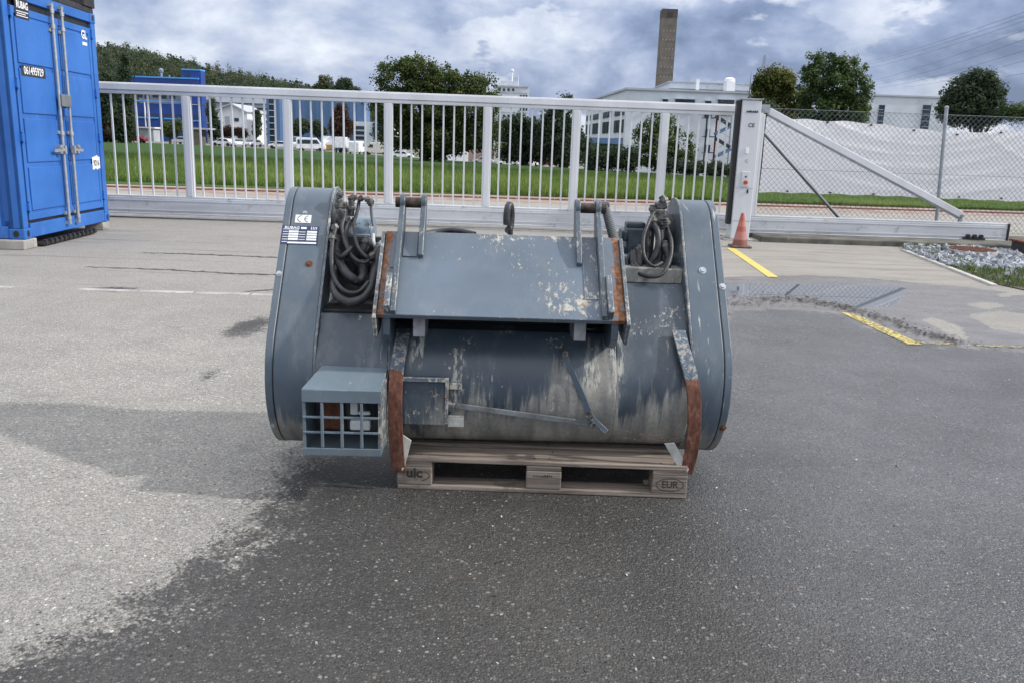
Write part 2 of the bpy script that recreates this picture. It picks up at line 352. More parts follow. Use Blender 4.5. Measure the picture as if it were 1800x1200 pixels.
# ================================================================ TERRAIN
def smooth01(t): t = max(0, min(1, t)); return t*t*(3-2*t)
def field_end(u):
    return float(np.interp(u, [-.6, -.42, -.25, -.1, 0, .2, .3, .7], [175, 168, 140, 105, 88, 72, 68, 62]))
def terrain(x, Y):
    if Y < 30: return 0.0
    u = x/Y; E_ = field_end(u); ze = float(np.interp(u, [-.5, -.2, 0, .3], [-.95, -.85, -.75, -.68]))
    zf = float(np.interp(u, [-.30, -.20, -.05, .1], [-.98, -1.5, -2.8, -2.9]))
    if Y < E_: return ze*(Y-30)/(E_-30)
    return ze+(zf-ze)*smooth01((Y-E_)/14)
def grid_mesh(name, us, Ys, zf, mat, kind='structure'):
    vs = []; fs = []; nu = len(us)
    for Y in Ys:
        for u in us: vs.append((u*Y, Y, zf(u*Y, Y)))
    for j in range(len(Ys)-1):
        for i in range(nu-1): fs.append((j*nu+i, j*nu+i+1, (j+1)*nu+i+1, (j+1)*nu+i))
    me = bpy.data.meshes.new(name); me.from_pydata(vs, [], fs); me.materials.append(mat)
    me.polygons.foreach_set('use_smooth', [True]*len(fs))
    o = bpy.data.objects.new(name, me); col.objects.link(o); tag(o, kind=kind); return o
def field_mat():
    m, n, b = newmat('meadow'); v = n.obj(); x, y, z = n.sep(v)
    f = n.noise(n.map(v, (1, .5, 1)), .8, 6, .7); s = n.noise(v, 7, 5, .7)
    c = n.ramp(n.m('MULTIPLY_ADD', s, .5, n.m('MULTIPLY', f, .5)), [(.35, (.03, .065, .014)), (.5, (.065, .13, .026)), (.68, (.12, .20, .04))])
    crop = n.st(n.m('ADD', y, n.m('MULTIPLY', n.noise(v, .15, 3), 8)), 46, 56)        # taller dark crop beyond the mown verge
    c = n.mix(n.m('MULTIPLY', crop, .75), c, n.ramp(s, [(.35, (.016, .042, .014)), (.7, (.045, .095, .026))]))
    n.put(b.inputs['Base Color'], c); b.inputs['Roughness'].default_value = .9; b.inputs['Specular IOR Level'].default_value = .15
    n.put(b.inputs['Normal'], n.bump(s, .8, .15)); return m
def lot_mat():
    m, n, b = newmat('far_ground'); v = n.obj(); f = n.noise(v, .06, 5)
    n.put(b.inputs['Base Color'], n.ramp(f, [(.4, (.18, .17, .155)), (.52, (.22, .21, .19)), (.6, (.06, .09, .035))])); b.inputs['Roughness'].default_value = .9; return m
us = list(np.linspace(-1.6, 1.6, 120)) ; Ysg = [-6+0*1] and list(np.concatenate([np.linspace(15, 30, 4), np.linspace(34, 260, 90), np.geomspace(270, 5000, 24)]))
grid_mesh('ground', us, Ysg, lambda x, y: terrain(x, y)-.05, lot_mat())
gb = MB(); gb.add([(-30, -12, -.06), (30, -12, -.06), (30, 15.4, -.06), (-30, 15.4, -.06)], [(0, 1, 2, 3)])
tag(gb.build('subsoil', M_conc, origin=(0, 0, 0)), kind='structure')
# meadow
def grass_line(x): return 23.6+.085*x
us2 = list(np.linspace(-1.2, 1.2, 140)); vs = []; fs = []
K = 60
for k in range(K):
    for u in us2:
        E_ = field_end(u); s_ = grass_line(u*23.6); Y = s_+(E_-s_)*(k/(K-1))**1.4; vs.append((u*Y, Y, terrain(u*Y, Y)+.012))
for k in range(K-1):
    for i in range(len(us2)-1): a = k*len(us2)+i; fs.append((a, a+1, a+1+len(us2), a+len(us2)))
me = bpy.data.meshes.new('meadow'); me.from_pydata(vs, [], fs); me.materials.append(field_mat()); me.polygons.foreach_set('use_smooth', [True]*len(fs))
o = bpy.data.objects.new('meadow', me); col.objects.link(o); tag(o, kind='structure')
def blades_mesh(name, P, h, w, mat, tone):
    """P Nx3 bases, h heights, w widths: one bent two-quad blade each"""
    Nn = len(P); a = rng.uniform(0, 2*np.pi, Nn); dx = np.cos(a); dy = np.sin(a); ln = rng.uniform(.1, .6, Nn)*h; la = rng.uniform(0, 2*np.pi, Nn)
    V = np.zeros((Nn, 5, 3)); sx = np.stack([dx*w/2, dy*w/2, 0*w], 1); lean = np.stack([np.cos(la)*ln, np.sin(la)*ln, 0*ln], 1); up_ = np.stack([0*h, 0*h, h], 1)
    V[:, 0] = P-sx; V[:, 1] = P+sx; V[:, 2] = P+sx*.7+up_*.55+lean*.3; V[:, 3] = P-sx*.7+up_*.55+lean*.3; V[:, 4] = P+up_+lean
    idx = np.arange(Nn)[:, None]*5
    loops = np.concatenate([idx+np.array([0, 1, 2, 3]), idx+np.array([3, 2, 4])], 1).ravel()
    me = bpy.data.meshes.new(name); me.vertices.add(Nn*5); me.vertices.foreach_set('co', V.ravel())
    me.loops.add(len(loops)); me.loops.foreach_set('vertex_index', loops)
    starts = (np.arange(Nn)[:, None]*7+np.array([0, 4])).ravel(); me.polygons.add(Nn*2); me.polygons.foreach_set('loop_start', starts)
    me.update(calc_edges=True); at_ = me.attributes.new('tone', 'FLOAT', 'POINT'); at_.data.foreach_set('value', np.repeat(tone, 5)); me.materials.append(mat)
    o = bpy.data.objects.new(name, me); col.objects.link(o); return o
L_grass = leafmat('grass_blades', (.045, .075, .020), (.115, .175, .045), (.25, .27, .10))
NB = 120000
yy = 23.7+(rng.random(NB)**1.5)*36; uu = rng.uniform(-.62, .72, NB); xx = uu*yy; yy = np.maximum(yy, grass_line(xx)+.03)
clump = np.sin(xx*1.9)*np.cos(yy*1.3+xx)*.5+.5
P = np.stack([xx, yy, np.array([terrain(a, b) for a, b in zip(xx, yy)])], 1)
dry_ = np.clip(np.sin(xx*.53+2)*np.cos(yy*.41+xx*.2)*1.4-.55, 0, 1)
tone = np.clip(.30+.30*clump+.4*dry_+rng.normal(0, .2, NB)-.55*np.clip((yy-36)/16, 0, 1), 0, 1)
# taller clumpy meadow behind the gate, short-mown verge to the right of the gate pillar
tall = np.where(xx > 5.8*yy/24, .10, .24)*(.6+.7*clump)*rng.uniform(.6, 1.3, NB)
tag(blades_mesh('meadow_grass', P, tall, rng.uniform(.012, .028, NB), L_grass, tone), 'green grass blades of the meadow behind the sliding gate', 'grass', kind='stuff')
# road beyond the gate, brick strip
def road_mat():
    m, n, b = newmat('road_concrete'); v = n.obj(); f = n.noise(v, 1.4, 5); s = n.noise(v, 55, 3)
    c = n.ramp(f, [(.3, (.24, .225, .20)), (.7, (.34, .32, .285))]); c = n.mix(n.st(s, .45, .7, 0, .5), c, (.15, .14, .13))
    n.put(b.inputs['Base Color'], c); b.inputs['Roughness'].default_value = .85; return m
def brick_mat():
    m, n, b = newmat('red_pavers'); v = n.obj(); o = n.n('ShaderNodeTexBrick'); n.put(o.inputs['Vector'], v)
    o.inputs['Scale'].default_value = 1; o.inputs['Brick Width'].default_value = .22; o.inputs['Row Height'].default_value = .11; o.inputs['Mortar Size'].default_value = .008
    n.put(o.inputs['Color1'], (.34, .22, .18)); n.put(o.inputs['Color2'], (.25, .15, .125)); n.put(o.inputs['Mortar'], (.12, .10, .085))
    c = n.mix(n.st(n.noise(v, 2.2, 5), .42, .62, 0, .7), o.outputs[0], (.36, .32, .27)); n.put(b.inputs['Base Color'], c); b.inputs['Roughness'].default_value = .85; return m
def strip(name, x0, x1, f0, f1, z, mat, nseg=20, thick=0):
    m_ = MB(); vs = []
    for i in range(nseg+1):
        x = x0+(x1-x0)*i/nseg; vs += [(x, f0(x), z), (x, f1(x), z)]
    m_.add(vs, [(2*i, 2*i+2, 2*i+3, 2*i+1) for i in range(nseg)])
    return tag(m_.build(name, mat, origin=(0, 0, 0)), kind='structure')
strip('road', -28, 32, lambda x: 14.6+.05*x, lambda x: grass_line(x)-2.45, -.004, road_mat())
strip('brick_strip', -28, 32, lambda x: grass_line(x)-2.45, lambda x: grass_line(x)+.3, .0, brick_mat())
cb = MB()
for i in range(58): x = -28+i*1.0; cb.beam((x, grass_line(x)-1.35, .012), (x+.985, grass_line(x+1)-1.35, .012), .07, .06)
tag(cb.build('kerb', simple('red_kerb', (.17, .095, .08), .9, 0, .25, 3), bevel=.012, origin=(0, 0, 0)), kind='structure')
# ================================================================ YARD
def poly(px): return np.array([[*g(a, b)[:2]] for a, b in px])
def sdf(P, poly_):
    d2 = np.full(len(P), 1e9); inside = np.zeros(len(P), bool); n_ = len(poly_)
    for i in range(n_):
        a = poly_[i]; b = poly_[(i+1) % n_]; e = b-a; w_ = P-a; t = np.clip((w_@e)/(e@e+1e-12), 0, 1); q = w_-t[:, None]*e; d2 = np.minimum(d2, (q**2).sum(1))
        c1 = (a[1] <= P[:, 1]) & (b[1] > P[:, 1]); c2 = (a[1] > P[:, 1]) & (b[1] <= P[:, 1]); cr_ = e[0]*w_[:, 1]-e[1]*w_[:, 0]
        inside ^= (c1 & (cr_ > 0)) | (c2 & (cr_ < 0))
    return np.where(inside, 1, -1)*np.sqrt(d2)
wet_p = np.array([[-3.0, .3], *poly([(-60, 1185), (60, 1150), (190, 1085), (300, 1035), (385, 965), (400, 930), (452, 900), (458, 872), (560, 800)]), [-.5, 4.3], [.6, 5.5], *poly([(1285, 545), (1400, 542), (1480, 552), (1560, 578), (1640, 602), (1800, 614), (1990, 626)]), [9, .3]])
wet2 = [poly([(383, 590), (400, 575), (440, 558), (470, 553), (500, 560), (470, 580), (440, 592), (410, 600)]), poly([(345, 678), (365, 650), (385, 628), (412, 622), (405, 640), (375, 665)]),
        poly([(150, 508), (180, 504), (225, 504), (260, 509), (220, 514), (180, 513)])]
damp_p = [poly([(1240, 492), (1300, 486), (1400, 484), (1500, 487), (1560, 492), (1640, 500), (1720, 507), (1810, 520), (1990, 540), (1990, 640), (1800, 616), (1640, 604), (1560, 580), (1480, 553), (1400, 543), (1240, 547)])]
isl = [poly([(1612, 562), (1640, 556), (1690, 572), (1705, 595), (1690, 600), (1650, 580)]), poly([(1695, 552), (1760, 546), (1830, 556), (1990, 575), (1990, 610), (1810, 590), (1740, 578)]), poly([(1690, 534), (1740, 530), (1775, 540), (1730, 546)]), poly([(1745, 516), (1780, 514), (1790, 522), (1750, 523)])]
pud_p = poly([(1240, 502), (1300, 499), (1400, 500), (1500, 501), (1570, 503), (1592, 508), (1586, 520), (1574, 536), (1545, 543), (1510, 541), (1470, 531), (1430, 521), (1380, 519), (1240, 523)])
conc_p = poly([(1180, 430), (1592, 440), (1728, 496), (1660, 505), (1560, 494), (1400, 486), (1180, 492)])
def asphalt():
    m, n, b = newmat('yard_asphalt'); v = n.obj(); x, y, z = n.sep(v)
    wet = n.attr('wet'); pud = n.attr('pud'); con = n.attr('conc'); damp = n.attr('damp')
    e1 = n.m('MULTIPLY', n.m('SUBTRACT', n.noise(n.map(v, (1, .8, 1)), 4.2, 10, .76), .5), 1.25)
    e2 = n.m('MULTIPLY', n.m('SUBTRACT', n.noise(v, 45, 4, .7), .5), .30)
    gA = n.sep(n.voro(v, 95))[2]; wm = n.st(n.m('ADD', n.m('ADD', n.m('ADD', wet, e1), e2), n.m('MULTIPLY', n.m('SUBTRACT', gA, .5), .20)), -.14, .13)
    # stones: grains of several sizes
    g1 = n.sep(n.voro(v, 125))[0]; d1 = n.voro(v, 125, 'F1', 'Distance')
    g2 = n.sep(n.voro(n.map(v, loc=(7, 3, 0)), 62))[0]; d2 = n.voro(n.map(v, loc=(7, 3, 0)), 62, 'F1', 'Distance')
    g3 = n.sep(n.voro(v, 300))[0]
    base = n.ramp(g1, [(0, (.085, .083, .080)), (.35, (.125, .122, .118)), (.7, (.18, .176, .17)), (.95, (.21, .205, .197)), (1, (.27, .262, .245))])
    base = n.mix(.35, base, n.ramp(g3, [(0, (.06, .06, .06)), (1, (.30, .295, .28))]))
    bigst = n.m('MULTIPLY', n.st(g2, .905, .92), n.st(d2, .30, .44, 1, 0)); hue = n.sep(n.voro(n.map(v, loc=(7, 3, 0)), 62))[1]
    base = n.mix(bigst, base, n.ramp(hue, [(0, (.24, .235, .22)), (.6, (.36, .35, .32)), (.85, (.20, .21, .22)), (1, (.30, .24, .18))]))
    pit = n.m('MULTIPLY', n.st(n.sep(n.voro(n.map(v, (1, 1.4, 1), (1, 9, 0)), 34))[0], .93, .95), n.st(n.voro(n.map(v, (1, 1.4, 1), (1, 9, 0)), 34, 'F1', 'Distance'), .16, .26, 1, 0))
    base = n.mix(pit, base, (.035, .034, .033))
    large = n.noise(v, .7, 5, .6); mid = n.noise(v, 3.1, 6, .65)
    base = n.mul(base, n.ramp(large, [(.3, (.86, .86, .86)), (.7, (1.12, 1.11, 1.09))])); base = n.mul(base, n.ramp(mid, [(.3, (.90, .90, .90)), (.7, (1.08, 1.08, 1.07))]))
    far = n.st(y, 3.5, 9); base = n.mix(n.m('MULTIPLY', far, .42), base, (.160, .152, .142))
    dryc = n.mul(base, (1.80, 1.78, 1.73))
    # tyre marks and scuffs near the gate
    scuff = n.m('MULTIPLY', n.st(n.noise(n.map(v, (.28, 4.5, 1), (1.2, 0, 0)), 1, 6, .65), .56, .68), n.st(y, 6.2, 8.2)); dryc = n.mix(n.m('MULTIPLY', scuff, .6), dryc, (.13, .125, .12))
    stain = n.st(n.noise(n.map(v, (1, 1.6, 1), (6, 2, 0)), 1.6, 8, .72), .58, .70); dryc = n.mix(n.m('MULTIPLY', stain, .40), dryc, (.12, .115, .11))
    dirt = n.m('MULTIPLY', n.st(n.noise(v, 1.1, 6, .7), .5, .66), n.st(y, 7.6, 11)); dryc = n.mix(n.m('MULTIPLY', dirt, .5), dryc, (.27, .235, .205))
    # concrete apron, right rear
    cm = n.st(n.m('ADD', con, n.m('MULTIPLY', n.m('SUBTRACT', n.noise(v, 3, 7, .7), .5), .5)), -.04, .06)
    cc = n.ramp(n.noise(n.map(v, (.6, 2.5, 1)), 1.5, 7, .7), [(.3, (.20, .185, .165)), (.5, (.30, .28, .25)), (.72, (.38, .355, .315))]); cc = n.mix(n.st(n.noise(v, 70, 3), .5, .7, 0, .4), cc, (.14, .13, .12))
    dryc = n.mix(cm, dryc, cc)
    dm = n.st(n.m('ADD', damp, n.m('MULTIPLY', n.m('SUBTRACT', n.noise(v, 3.5, 8, .75), .5), .45)), -.03, .03)
    dmpc = n.ramp(n.noise(n.map(v, (.8, 1.6, 1)), 3, 6, .7), [(.3, (.115, .11, .108)), (.7, (.20, .19, .186))])
    wet_sheen_c = n.mul(base, n.ramp(n.noise(v, 1.3, 5, .6), [(.3, (.27, .265, .26)), (.7, (.42, .415, .41))]))
    wet_sheen_c = n.mul(wet_sheen_c, n.ramp(n.m('MULTIPLY_ADD', y, .25, x), [(0, (1, 1, 1)), (1, (1, 1, 1))]))
    wet_sheen_c = n.mix(n.st(n.m('MULTIPLY_ADD', y, .30, x), 1.1, 2.8), wet_sheen_c, n.mul(wet_sheen_c, (1.95, 2.05, 2.30)))  # lighter and bluer towards the right: sky sheen put into the wet colour
    wet_sheen_c = n.mix(n.m('MULTIPLY', bigst, .75), wet_sheen_c, n.ramp(hue, [(0, (.17, .165, .155)), (.6, (.27, .26, .24)), (.85, (.13, .14, .15)), (1, (.24, .16, .10))]))
    sm_ = n.m('MULTIPLY', n.st(g1, .80, .84), n.st(d1, .28, .42, 1, 0)); wet_sheen_c = n.mix(n.m('MULTIPLY', sm_, .7), wet_sheen_c, (.185, .18, .17))
    c = n.mix(wm, dryc, wet_sheen_c); c = n.mix(dm, c, dmpc)
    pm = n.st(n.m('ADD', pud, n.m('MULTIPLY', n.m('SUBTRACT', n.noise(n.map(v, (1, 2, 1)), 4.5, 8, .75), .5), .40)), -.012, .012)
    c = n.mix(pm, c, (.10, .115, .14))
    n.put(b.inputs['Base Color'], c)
    wr = n.m('MULTIPLY_ADD', n.noise(n.map(v, (1, 1, 1), (4, 4, 0)), 1.7, 6, .65), .30, .22)
    wr = n.m('ADD', wr, n.m('MULTIPLY_ADD', n.st(n.m('MULTIPLY_ADD', y, .28, x), 2.6, .6), .30, -.10))
    mixf = n.n('ShaderNodeMix'); n.put(mixf.inputs[0], n.m('MAXIMUM', wm, dm)); n.put(mixf.inputs[2], .88); n.put(mixf.inputs[3], wr)
    mf2 = n.n('ShaderNodeMix'); n.put(mf2.inputs[0], pm); n.put(mf2.inputs[2], mixf.outputs[0]); n.put(mf2.inputs[3], .015)
    n.put(b.inputs['Roughness'], mf2.outputs[0])
    ior = n.n('ShaderNodeMix'); n.put(ior.inputs[0], pm); ior.inputs[2].default_value = 1.45; ior.inputs[3].default_value = 3.0; n.put(b.inputs['IOR'], ior.outputs[0])
    hgt = n.m('ADD', n.m('MULTIPLY', d1, -1.0), n.m('MULTIPLY', n.noise(v, 220, 3), .7)); hgt = n.m('ADD', hgt, n.m('MULTIPLY', d2, -.6))
    bp = n.n('ShaderNodeBump'); n.put(bp.inputs['Height'], hgt); bp.inputs['Distance'].default_value = .006
    n.put(bp.inputs['Strength'], n.m('MULTIPLY', n.m('SUBTRACT', 1.0, pm), n.m('MULTIPLY_ADD', dm, -.6, .85))); n.put(b.inputs['Normal'], bp.outputs[0])
    return m
xs = np.arange(-9.0, 10.01, .1); ys = np.arange(.2, 15.01, .1)
XX, YY = np.meshgrid(xs, ys); P2 = np.stack([XX.ravel(), YY.ravel()], 1)
w1 = sdf(P2, wet_p)
for q in wet2: w1 = np.maximum(w1, sdf(P2, q)*3-.12)
dm_ = sdf(P2, damp_p[0])
for q in isl: dm_ = np.minimum(dm_, -sdf(P2, q)*2.0+.05)
for q in isl: w1 = np.minimum(w1, np.where(sdf(P2, q) > -.05, -.8, 99))
pudv = sdf(P2, pud_p); conv = sdf(P2, conc_p)
rip = .006*np.sin(P2[:, 0]*1.3)*np.cos(P2[:, 1]*.9)
zz = np.where(pudv > -.3, 0, rip)
zz = np.where(P2[:, 1] > 5, 0, zz*0.3)
V = np.stack([P2[:, 0], P2[:, 1], zz], 1); nx = len(xs); ny = len(ys)
ii = (np.arange(ny-1)[:, None]*nx+np.arange(nx-1)[None, :]).ravel(); Fq = np.stack([ii, ii+1, ii+1+nx, ii+nx], 1)
me = bpy.data.meshes.new('yard'); me.vertices.add(len(V)); me.vertices.foreach_set('co', V.ravel()); me.loops.add(Fq.size); me.loops.foreach_set('vertex_index', Fq.ravel())
me.polygons.add(len(Fq)); me.polygons.foreach_set('loop_start', np.arange(len(Fq))*4); me.update(calc_edges=True); me.polygons.foreach_set('use_smooth', [True]*len(Fq))
for nm, arr in (('wet', w1), ('pud', pudv), ('conc', conv), ('damp', dm_)):
    a_ = me.attributes.new(nm, 'FLOAT', 'POINT'); a_.data.foreach_set('value', arr.astype(np.float32))
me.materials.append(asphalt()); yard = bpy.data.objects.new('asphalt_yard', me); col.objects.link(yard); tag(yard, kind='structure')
# gutter stones flush with the asphalt, left
gs = MB(); A_, B_ = g(-80, 502.5), g(900, 531)
L_ = (B_-A_).length; dr = (B_-A_).normalized(); nr = Vector((-dr.y, dr.x, 0)); s_ = 0
while s_ < L_-.7:
    l = random.uniform(.50, .58); c_ = A_+dr*(s_+l/2)
    if random.random() > .08: gs.box((c_.x, c_.y, -.0335), (l-.03, .095, .075), Matrix((dr, nr, Vector((0, 0, 1)))).transposed())
    s_ += l
tag(gs.build('gutter_stones', simple('gutter_concrete', (.36, .35, .33), .85, 0, .15, 5, .3, 90, dirt=(.20, .19, .18), dirt_amt=.48), bevel=.006, origin=(0, 0, 0)), kind='structure')
def seam(pxs, wd):
    P_ = [g(*p) for p in pxs]; m_ = MB(); vs = []; K_ = 60
    for k in range(K_+1):
        t = k/K_*(len(P_)-1); j = min(int(t), len(P_)-2); p = P_[j].lerp(P_[j+1], t-j); w1_ = wd*(.3+random.random())*math.sin(math.pi*min(1, max(.02, k/K_)))**.3; o_ = random.gauss(0, wd*.25)
        vs += [(p.x, p.y-w1_/2+o_, .0035), (p.x, p.y+w1_/2+o_, .0035)]
    m_.add(vs, [(2*i, 2*i+2, 2*i+3, 2*i+1) for i in range(K_)]); tag(m_.build('asphalt_seam', M_seam, origin=(0, 0, 0)), kind='structure')
M_seam = simple('bitumen_seam', (.065, .06, .056), .8, 0, .3, 12)
seam([(245, 445), (340, 447), (480, 453), (560, 456)], .07); seam([(150, 470), (300, 475), (400, 481), (490, 484), (600, 488)], .06); seam([(430, 513), (480, 510), (560, 513)], .05)
# yellow markings
def yellow(amt):
    m, n, b = newmat('yellow_road_paint'); v = n.obj()
    wr = n.st(n.noise(v, 26, 7, .75), amt, amt+.06)
    c = n.mix(n.noise(v, 6, 4), (.55, .43, .09), (.68, .54, .14)); c = n.mix(wr, c, (.12, .115, .10))
    n.put(b.inputs['Base Color'], c); b.inputs['Roughness'].default_value = .55
    n.put(b.inputs['Alpha'], n.st(n.noise(v, 30, 6, .75), amt+.05, amt+.08, 1, 0)); return m
def line_mark(px0, px1, wdt, mat, dz=-.001, seg=1):
    a, b = g(*px0), g(*px1); d_ = (b-a).normalized(); q = Vector((-d_.y, d_.x, 0))*wdt/2
    m_ = MB(); m_.add([a-q, b-q, b+q, a+q], [(0, 1, 2, 3)]); m_.v = [(v[0], v[1], dz+.006) for v in m_.v]
    return tag(m_.build('yellow_marking', mat, origin=(a.x, a.y, dz)), kind='structure')
Y1, Y2, Y3 = yellow(.58), yellow(.485), yellow(.44)
line_mark((1284, 437), (1359, 488), .12, Y1); line_mark((1490, 551), (1608, 606), .115, Y2); line_mark((1606, 603), (1680, 605), .07, Y3); line_mark((1700, 607.5), (1850, 612), .06, Y3, .0)
# debris of leaves and grit washed to the puddle's edge
path = [g(*p) for p in ((1240, 536), (1330, 530), (1390, 525), (1450, 533), (1500, 545), (1560, 562), (1620, 586), (1690, 603))]
dv = MB()
for i in range(1700):
    k = random.random()*(len(path)-1); j = int(k); p = path[j].lerp(path[j+1], k-j); sp = (.10 if j < 3 else .06)*(1+1.2*math.sin(k*5.1)**2)
    c_ = Vector((p.x+random.gauss(0, .08), p.y+random.gauss(0, sp), .008)); s_ = random.uniform(.005, .017)*(1 if random.random()<.9 else 1.7); a = random.random()*6.3
    Rz = Matrix.Rotation(a, 3, 'Z') @ Matrix.Rotation(random.uniform(-.3, .3), 3, 'X')
    dv.add([c_+Rz @ Vector(q)*s_ for q in ((-1, 0, 0), (0, -.5, .1), (1.1, 0, .1), (0, .5, 0))], [(0, 1, 2, 3)])
tag(dv.build('leaf_litter', simple('leaf_litter', (.028, .021, .015), .9, 0, .5, 9), origin=(0, 0, 0)), 'dark line of wet leaf litter along the near edge of the puddle', 'leaf litter', kind='stuff')
# loose chips on the foreground asphalt
lc = MB()
for i in range(600):
    yv = random.uniform(1.75, 6)**1.0; xv = random.uniform(-.68, .68)*yv
    if abs(xv-.1) < .8 and yv > 3.1 and yv < 4.3: continue
    s_ = abs(random.gauss(0, .0028))+.0016; a = random.random()*6.3; Rz = Matrix.Rotation(a, 3, 'Z')
    vs = [Vector((xv, yv, s_*.25))+Rz @ Vector((q[0]*random.uniform(.6, 1.3), q[1]*random.uniform(.5, 1.1), q[2]*.7))*s_ for q in ((-1, -.6, 0), (1, -.5, 0), (.9, .7, 0), (-.8, .6, 0), (-.5, -.3, 1), (.5, -.3, .9), (.5, .4, .8), (-.4, .3, 1))]
    lc.add(vs, [(4, 5, 6, 7), (0, 1, 5, 4), (1, 2, 6, 5), (2, 3, 7, 6), (3, 0, 4, 7)])
tag(lc.build('loose_grit', simple('stone_chips', (.36, .35, .32), .8, 0, .45, 25), origin=(0, 0, 0)), 'pale loose stone chips scattered on the asphalt', 'grit', kind='stuff')
# gate track kerb, apron behind it
tag(MB().bb(3.95, 16, 13.62, 15.35, -.05, .09).build('track_slab', simple('dark_concrete', (.10, .095, .08), .9, 0, .3, 3, .4, 40, dirt=(.22, .21, .19), dirt_amt=.5), bevel=.02, origin=(0, 0, 0)), kind='structure')  # concrete darker than the other slabs
tag(MB().bb(-28, 3.5, 14.05, 14.6, -.05, .014).build('gate_track', M_conc, origin=(0, 0, 0)), kind='structure')
# gravel bed with edging
ea, eb = g(1588, 441), g(1728, 496); em = MB(); dd = (eb-ea).normalized(); ns = int((eb-ea).length/.5)
for i in range(ns+1):
    a = ea+dd*i*.5; em.beam((a.x, a.y, .0), ((a+dd*.49).x, (a+dd*.49).y, .0), .07, .05)
tag(em.build('edging_stones', M_concpale, bevel=.006, origin=(0, 0, 0)), kind='structure')
bedp = [ea, eb, g(1800, 512), g(1900, 520), Vector((12, 10.3, 0)), Vector((12, 13.6, 0)), Vector((6.2, 13.6, 0))]
bm_ = MB(); bm_.add([(p.x+.03, p.y, .010) for p in bedp], [tuple(range(len(bedp)))])
tag(bm_.build('planting_bed', simple('soil', (.07, .06, .045), .95, 0, .3, 8, .5, 30), origin=(0, 0, 0)), kind='structure')
bp_ = np.array([[p.x, p.y] for p in bedp]); gv = MB(); cnt = 0
man_c = g(1708, 449)
while cnt < 1700:
    q = np.array([[random.uniform(5.4, 9.2), random.uniform(9.8, 13.6)]]); s0 = sdf(q, bp_)[0]
    if s0 < .04 or (q[0][0]-man_c.x)**2+(q[0][1]-man_c.y)**2 < .36**2: continue
    if q[0][1] < 11.0-(q[0][0]-5.8)*.10 and random.random() < .9: continue
    s_ = random.uniform(.022, .062); Rr = Matrix.Rotation(random.random()*6, 3, Vector((random.random(), random.random(), random.random()+.01)).normalized())
    base_ = [Vector((x_, y_, z_)) for x_ in (-1, 1) for y_ in (-.75, .75) for z_ in (-.55, .55)]
    vs = [Vector((q[0][0], q[0][1], .01+s_*.55))+(Rr @ Vector((b_.x*random.uniform(.45, 1.1), b_.y*random.uniform(.45, 1.1), b_.z*random.uniform(.6, 1.1))))*s_ for b_ in base_]
    gv.add(vs, [(0, 1, 3, 2), (4, 6, 7, 5), (0, 4, 5, 1), (2, 3, 7, 6), (0, 2, 6, 4), (1, 5, 7, 3)]); cnt += 1
tag(gv.build('gravel', simple('quarry_stone', (.27, .29, .32), .7, 0, .32, 9), origin=(0, 0, 0)), 'blue-grey crushed stones in the bed right of the pale edging', 'gravel', kind='stuff')
NB2 = 3800; P3 = []
while len(P3) < NB2:
    x_, y_ = random.uniform(5.3, 9.5), random.uniform(9.5, 13.6)
    if sdf(np.array([[x_, y_]]), bp_)[0] < .02: continue
    lowb = y_ < 11.0-(x_-5.8)*.10
    d_edge = abs((x_-ea.x)*(-dd.y)+(y_-ea.y)*dd.x)
    if lowb or (d_edge < .45 and random.random() < .5) or (abs(x_-6.4) < .3 and y_ > 13) or random.random() < .01: P3.append((x_, y_, .01))
P3 = np.array(P3); tag(blades_mesh('weeds', P3, rng.uniform(.03, .12, NB2), rng.uniform(.008, .018, NB2), L_mid, rng.random(NB2)), 'weeds and low grass growing through the gravel bed', 'weeds', kind='stuff')
mh = MB().cyl((man_c.x, man_c.y, .02), (man_c.x, man_c.y, .085), .36, .35, 40)
mho = thing('manhole_cover', (man_c.x, man_c.y, 0), 'round rusty manhole cover lying in the gravel bed', 'manhole cover')
mh.build('frame', M_conc, mho, smooth=30)
mt = MB().cyl((man_c.x, man_c.y, .085), (man_c.x, man_c.y, .10), .325, .32, 40)
for i in range(-4, 5): mt.bb(man_c.x+i*.06-.012, man_c.x+i*.06+.012, man_c.y-math.sqrt(.31**2-(i*.06)**2), man_c.y+math.sqrt(.31**2-(i*.06)**2), .1, .106)
mt.build('lid', M_rust, mho, smooth=30)
pb = at(1792, 425, 13.0); sb = thing('steel_stop_box', (pb.x+.1, 13.0, 0), 'rusty brown steel box at the right edge of the photo beside the gravel', 'steel box')
MB().bb(pb.x, pb.x+.35, 12.8, 13.2, .0, .20).build('housing', M_blackm, sb, bevel=.006); MB().bb(pb.x-.03, pb.x+.38, 12.77, 13.23, .20, .23).build('lid', M_rust, sb, bevel=.004)
# ================================================================ GATE
GY = lambda x: 14.2+.03*x
gate = thing('sliding_gate', (-1.6, GY(-1.6), 0), 'long white aluminium sliding gate of vertical bars closing off the yard', 'gate')
def G3(x, z, dy=0): return Vector((x, GY(x)+dy, z))
XL, XR, XE = -9.6, 4.05, 8.32
tr = MB(); tr.beam(G3(XL, 2.085), G3(3.55, 2.085), .12, .10); tr.beam(G3(XL, 2.005), G3(3.55, 2.005), .085, .055); tr.beam(G3(XL, 2.143), G3(3.55, 2.143), .08, .016)
tr.build('top_rail', M_alu, gate, bevel=.008)
br = MB(); br.beam(G3(XL, .225), G3(XE, .225), .13, .24); br.beam(G3(XL, .362), G3(XE, .362), .10, .030); br.beam(G3(XL, .088), G3(XE, .088), .15, .030)
br.build('bottom_beam', M_alu_dk, gate, bevel=.008)
br = MB(); br.beam(G3(XL, .300, -.068), G3(XE, .300, -.068), .006, .012); br.beam(G3(XL, .145, -.068), G3(XE, .145, -.068), .006, .012); br.build('beam_rib', M_alu, gate)
